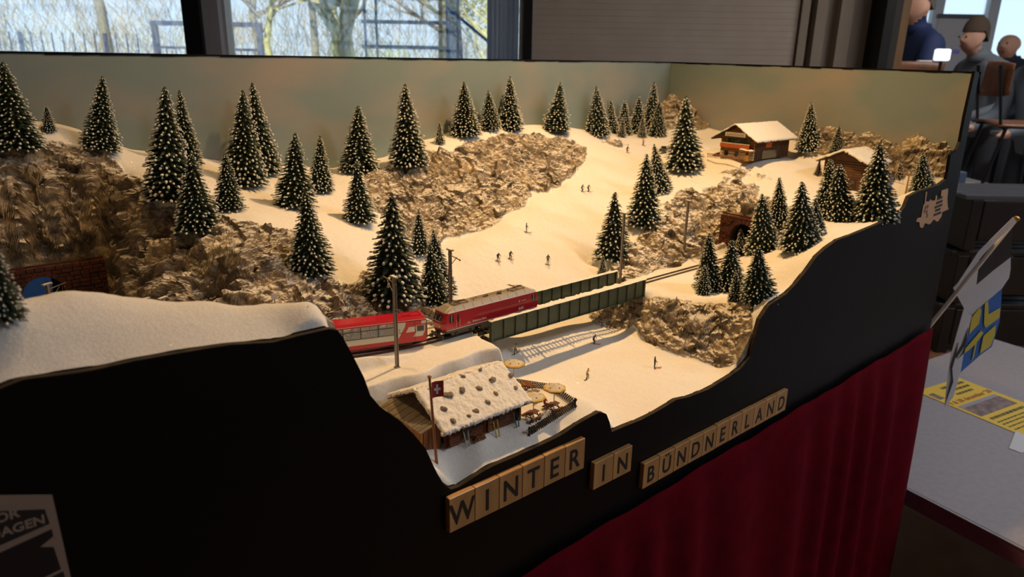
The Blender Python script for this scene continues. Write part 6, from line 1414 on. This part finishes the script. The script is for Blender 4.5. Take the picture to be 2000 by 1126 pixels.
b = MB(); q = Vector(at(1995, 884, z=TZ + .0005)); b.add([(0, 0, 0), (.10, -.03, 0), (.13, .05, .002), (.0, .03, .001), (0, 0, .0006), (.10, -.03, .0006), (.13, .05, .0026), (.0, .03, .0016)], [(0, 1, 2, 3), (4, 7, 6, 5), (0, 4, 5, 1), (1, 5, 6, 2), (2, 6, 7, 3), (3, 7, 4, 0)])
tag(b.build('paper_slip', M_fw, None, loc=q), 'scrap of white paper at the right edge of side table', 'paper')
# ================================================================== the hall behind
M_ply2 = mat('chair_plywood', '#7a4a28', .45, col2='#653a1e', scale=20, stretch=(1, 1, .15)); M_tube = mat('black_tube', '#15151a', .4)
def school_chair(label, u, v, z, rz, grp='plywood chairs in the hall'):
    c = empty('plywood_chair', hall(u, v, z), HROT + rz, label, 'chair', grp)
    def shell(w, h, curve, n=10, m=5, t=.012):
        vs = []; 
        for s_ in (0, t):
            for j in range(m + 1):
                for i in range(n + 1):
                    a = (i / n - .5) * 2; ed = 1 - .12 * abs(a) ** 4; vs.append((a * w / 2, curve * a * a * -1 + s_, (j / m - .5) * h * ed))
        N_ = (n + 1) * (m + 1); fs = [(j * (n + 1) + i, j * (n + 1) + i + 1, (j + 1) * (n + 1) + i + 1, (j + 1) * (n + 1) + i) for j in range(m) for i in range(n)]; fs += [tuple(N_ + k_ for k_ in f[::-1]) for f in fs]
        for i in range(n): fs.append((i, N_ + i, N_ + i + 1, i + 1)); q = m * (n + 1); fs.append((q + i, q + i + 1, N_ + q + i + 1, N_ + q + i))
        for j in range(m): a, b_ = j * (n + 1), (j + 1) * (n + 1); fs.append((a, b_, N_ + b_, N_ + a)); fs.append((a + n, N_ + a + n, N_ + b_ + n, b_ + n))
        return MB().add(vs, fs)
    o = shell(.40, .20, .05).build('backrest', M_ply2, c, True); o.location = (0, .20, .70)
    o = shell(.40, .40, .02).build('seat', M_ply2, c, True); o.rotation_euler = (math.radians(90), 0, 0); o.location = (0, 0, .45)
    for sx_ in (-.18, .18):
        MB().tube([(sx_, -.17, 0), (sx_, -.15, .43), (sx_, .15, .43), (sx_ * .95, .215, .78)], .011, 8).build('side_tube', M_tube, c); MB().cyl((sx_, .2, 0), (sx_, .12, .43), .011, n=8).build('leg', M_tube, c)
    return c
school_chair('brown plywood chair standing on a table behind the backdrop', 2.78, 5.0, .701, .1)
school_chair('brown plywood chair turned sideways on a table at right edge', 3.06, 4.46, .701, 1.35)
M_htop = mat('hall_table_grey', '#8a8784', .4)
def hall_table(label, u0, u1, v0, v1, z):
    t = empty('hall_table', hall((u0 + u1) / 2, (v0 + v1) / 2, 0), HROT, label, 'table', 'tables in the hall'); w, d = (u1 - u0) / 2, (v1 - v0) / 2
    MB().bevbox(-w, w, -d, d, z - .03, z, .004).build('table_top', M_htop, t)
    for x in (-w + .06, w - .06):
        for y in (-d + .06, d - .06): MB().cyl((x, y, 0), (x, y, z - .03), .02, n=8).build('leg', M_tube, t)
hall_table('grey hall table carrying plywood chairs behind the layout', 2.3, 3.32, 4.2, 5.42, .70)
hall_table('grey hall table where the visitors stand at far right', 3.75, 5.6, 5.42, 5.75, 1.0)
MB_ = None
for i, (lab, u, w, h, m) in enumerate((('bluish cardboard box on the hall table', 2.60, .20, .17, '#5a6a86'), ('white carton on the hall table near plywood chair', 2.75, .08, .10, '#cfcfd2'), ('brown paper parcel on the hall table at right', 2.42, .12, .12, '#8a7a6a'))):
    x = empty('carton', hall(u, 4.36, .70), HROT, lab, 'box', 'cartons on the hall table'); MB().bevbox(-w / 2, w / 2, -.1, .1, 0, h, .004).build('body', mat('carton_%d' % i, m, .7), x); MB().bevbox(-w / 2 - .002, w / 2 + .002, -.02, .02, h - .03, h + .001, .0008).build('tape', mat('tape_tan', '#a89878', .4), x)
# stacked dark slatted benches
M_bdark = mat('bench_dark', '#1d1a1c', .4, col2='#141214', scale=8); M_bslat = mat('bench_slat', '#4a4c55', .35)
for k_ in range(3):
    bch = empty('slatted_bench', hall(2.86, 3.75 - .02 * k_, k_ * .29), HROT, ('dark slatted bench at the bottom of the stack by flag', 'dark slatted bench in the middle of the stack by flag', 'grey slatted bench on top of the stack by flag')[k_], 'bench', 'stacked benches')
    for i in range(5): MB().bevbox(-.62, .62, -.2 + i * .083, -.2 + i * .083 + .066, .255, .28, .004).build('slat', M_bslat if k_ == 2 else M_bdark, bch)
    for x in (-.55, .55): MB().bevbox(x - .03, x + .03, -.2, .21, 0, .255, .004).build('end_panel', M_bdark, bch)
    MB().bevbox(-.52, .52, -.205, -.18, .05, .25, .003).build('front_panel', M_bdark, bch)
# exhibition board and little lamp
fb_ = empty('display_board', hall(4.36, 7.5, 0), HROT, 'light grey display board with dark top edge in the hall', 'board')
MB().bevbox(-.22, .22, -.015, .015, .75, 1.93, .004).build('panel', mat('board_grey', '#b9b4b8', .5), fb_); MB().bevbox(-.23, .23, -.02, .02, 1.93, 1.97, .004).build('top_rail', mat('rail_dark', '#55565c', .5), fb_)
MB().bevbox(-.05, .05, -.018, -.0151, 1.60, 1.64, .001).build('blue_mark', mat('mark_violet', '#8a88d8', .5), fb_)
for x in (-.15, .15): MB().cyl((x, 0, 0), (x, 0, .75), .012, n=8).build('leg', M_tube, fb_)
lt_ = empty('table_lamp', hall(2.62, 4.62, .70), HROT, 'small lit white desk lamp before the display board', 'lamp')
MB().lathe([(.06, 0), (.06, .01), (.012, .014), (.010, .80)], 12).build('stand', M_tube, lt_); MB().bevbox(-.045, .045, -.02, .02, .80, .87, .008).build('lamp_head', mat('lamp_glow', '#ffffff', .4, emit=((.95, .98, 1), 1.1)), lt_)
for i, (du, h) in enumerate(((-.13, .82), (-.02, .80), (.10, .81))):
    x = empty('white_packet', hall(2.82 + du, 5.36, .70), HROT, ('upright white packet left of the desk lamp', 'upright white packet behind the desk lamp', 'upright white packet right of the desk lamp')[i], 'packet', 'white packets on the hall table'); MB().bevbox(-.05, .05, -.02, .02, 0, h, .004).build('body', mat('packet_white', '#e2e2e0', .5), x); MB().box(-.05, .05, -.0205, -.02, h * .93, h * .96).build('print', M_htop, x)
# visitors
M_hair = mat('grey_hair', '#6e6862', .9, col2='#524c46', scale=60); M_hair2 = mat('dark_hair', '#5a4a3e', .9)
def visitor(label, u, v, rz, jacket, trousers, hair, sc=1.0, bald=False, lean=.10, arms=True):
    J = dict(BASE); sh = lambda p, k_: (p[0], p[1] - lean * k_, p[2])
    for k_, f_ in (('waist', .3), ('chest', .8), ('neck', 1.35), ('head', 2.0), ('crown', 2.1), ('shL', 1.0), ('shR', 1.0)): J[k_] = (sh(J[k_][0], f_), J[k_][1])
    J['elL'] = ((.27, -.12, 1.14), .06); J['haL'] = ((.2, -.38, 1.05), .04); J['elR'] = ((-.27, -.12, 1.14), .06); J['haR'] = ((-.2, -.38, 1.05), .04)
    hd = J['head'][0]; J['chin'] = ((hd[0], hd[1] + .0, hd[2] - .055), .066); J['head'] = ((hd[0], hd[1] - .005, hd[2] + .02), .090); J['crown'] = ((hd[0], hd[1] + .01, hd[2] + .115), .066); hd = J['head'][0]
    J['nose'] = ((hd[0], hd[1] - .106, hd[2] - .012), .012); J['earL'] = ((hd[0] + .098, hd[1] + .015, hd[2] - .01), .016); J['earR'] = ((hd[0] - .098, hd[1] + .015, hd[2] - .01), .016)
    for s_, q in (('L', 1), ('R', -1)):          # fingers and thumb
        hnd = J['ha' + s_][0]
        for i in range(4): J['f%s%d' % (s_, i)] = ((hnd[0] + q * (.03 - i * .02), hnd[1] - .085 - (.012 if i in (1, 2) else 0), hnd[2] - .02), .010); 
        J['t' + s_] = ((hnd[0] - q * .055, hnd[1] - .03, hnd[2] + .01), .011)
    E2 = [e for e in EDG if e[:2] != ('neck', 'head')] + [('neck', 'chin', 2), ('chin', 'head', 2), ('head', 'nose', 2), ('head', 'earL', 2), ('head', 'earR', 2)] + [('ha' + s_, 'f%s%d' % (s_, i), 2) for s_ in 'LR' for i in range(4)] + [('ha' + s_, 't' + s_, 2) for s_ in 'LR']
    E2 = [(a, b_, 2 if (a, b_) == ('head', 'crown') else m_) for a, b_, m_ in E2]
    me_ = skin_mesh('visitor', J, E2, 5, sc, 2)
    r = empty('person', hall(u, v, 0), rz, label, 'person', 'visitors in the hall'); b = link('body', me_, r)
    M_vs = mat('visitor_skin', '#d2a088', .6)
    for i, m in enumerate((cmat(jacket), cmat(trousers), M_vs, M_vs, cmat('#26221f'))): b.material_slots[i].link = 'OBJECT'; b.material_slots[i].material = m
    cr_ = Vector(J['crown'][0]) * sc
    if not bald:
        hb = MB(); n, m = 12, 6; vs = []
        for i in range(m + 1):
            a = math.pi / 2 * i / m
            for k2 in range(n): t = 2 * math.pi * k2 / n; vs.append((cr_.x + .097 * math.cos(a) * math.cos(t), cr_.y + .012 + .101 * math.cos(a) * math.sin(t), cr_.z - .045 + .125 * math.sin(a) - (.075 if math.sin(t) > .1 and i == 0 else 0)))
        hb.add([Vector(p_) for p_ in vs], [(i * n + k2, i * n + (k2 + 1) % n, (i + 1) * n + (k2 + 1) % n, (i + 1) * n + k2) for i in range(m) for k2 in range(n)]); hb.build('hair', hair, r, True)
    cb = MB(); nk = Vector(J['neck'][0]) * sc; cb.lathe([(.085, -.05), (.092, 0), (.080, .03)], 14, tuple(nk)); cb.build('collar', cmat(jacket), r, True)
    for q in (-1, 1): MB().ball(((hd[0] + q * .035) * sc, (hd[1] - .088) * sc, (hd[2] + .012) * sc), .008, n=8, m=5).build('eye', M_blackp, r)
    MB().bevbox(hd[0] * sc - .025, hd[0] * sc + .025, (hd[1] - .086) * sc, (hd[1] - .070) * sc, (hd[2] - .060) * sc, (hd[2] - .053) * sc, .002).build('mouth', mat('lips', '#8a5048', .6), r)
    return r
LEFT = -2.281
visitor('man in navy blue jacket with short grey hair facing left', 3.10, 5.75, LEFT, '#1f2f5c', '#2a2c36', M_hair, 1.15, lean=.035)
visitor('visitor in grey jacket leaning over the hall table', 3.93, 6.12, LEFT + .2, '#7a8088', '#3a3c44', M_hair2, 1.03, lean=.13)
visitor('bald visitor in dark navy jumper behind the hall table', 4.60, 6.9, LEFT + .5, '#1c2436', '#3a3c44', M_hair, 1.02, True, .08)
visitor('visitor in plaid grey shirt at the right picture edge', 3.66, 5.08, LEFT + .1, '#6a7480', '#2c2e36', M_hair2, 1.0, lean=.06)
# ================================================================== glitter flakes scattered in the snow
rgn = np.random.RandomState(5); b = MB(); cnt = 0
snowy = (rock < .1)
while cnt < 3600:
    i, j = rgn.randint(2, NY - 2), rgn.randint(2, NX - 2)
    if not snowy[i, j]: continue
    c = Vector((VX[i, j], VY[i, j], VZ[i, j] + .0003)); n_ = Vector(rgn.normal(size=3)) * .55 + Vector((0, 0, 1)); n_.normalize(); u_ = n_.orthogonal().normalized(); w_ = n_.cross(u_); s_ = rgn.uniform(.0004, .0008)
    b.add([c + u_ * s_, c + w_ * s_, c - u_ * s_, c - w_ * s_], [(0, 1, 2, 3)]); cnt += 1
gl = b.build('snow_glitter', mat('glitter', (.95, .95, .95), .33, metal=1.0)); tag(gl, 'fine glitter flakes sparkling on the white snow', 'glitter', kind='stuff')
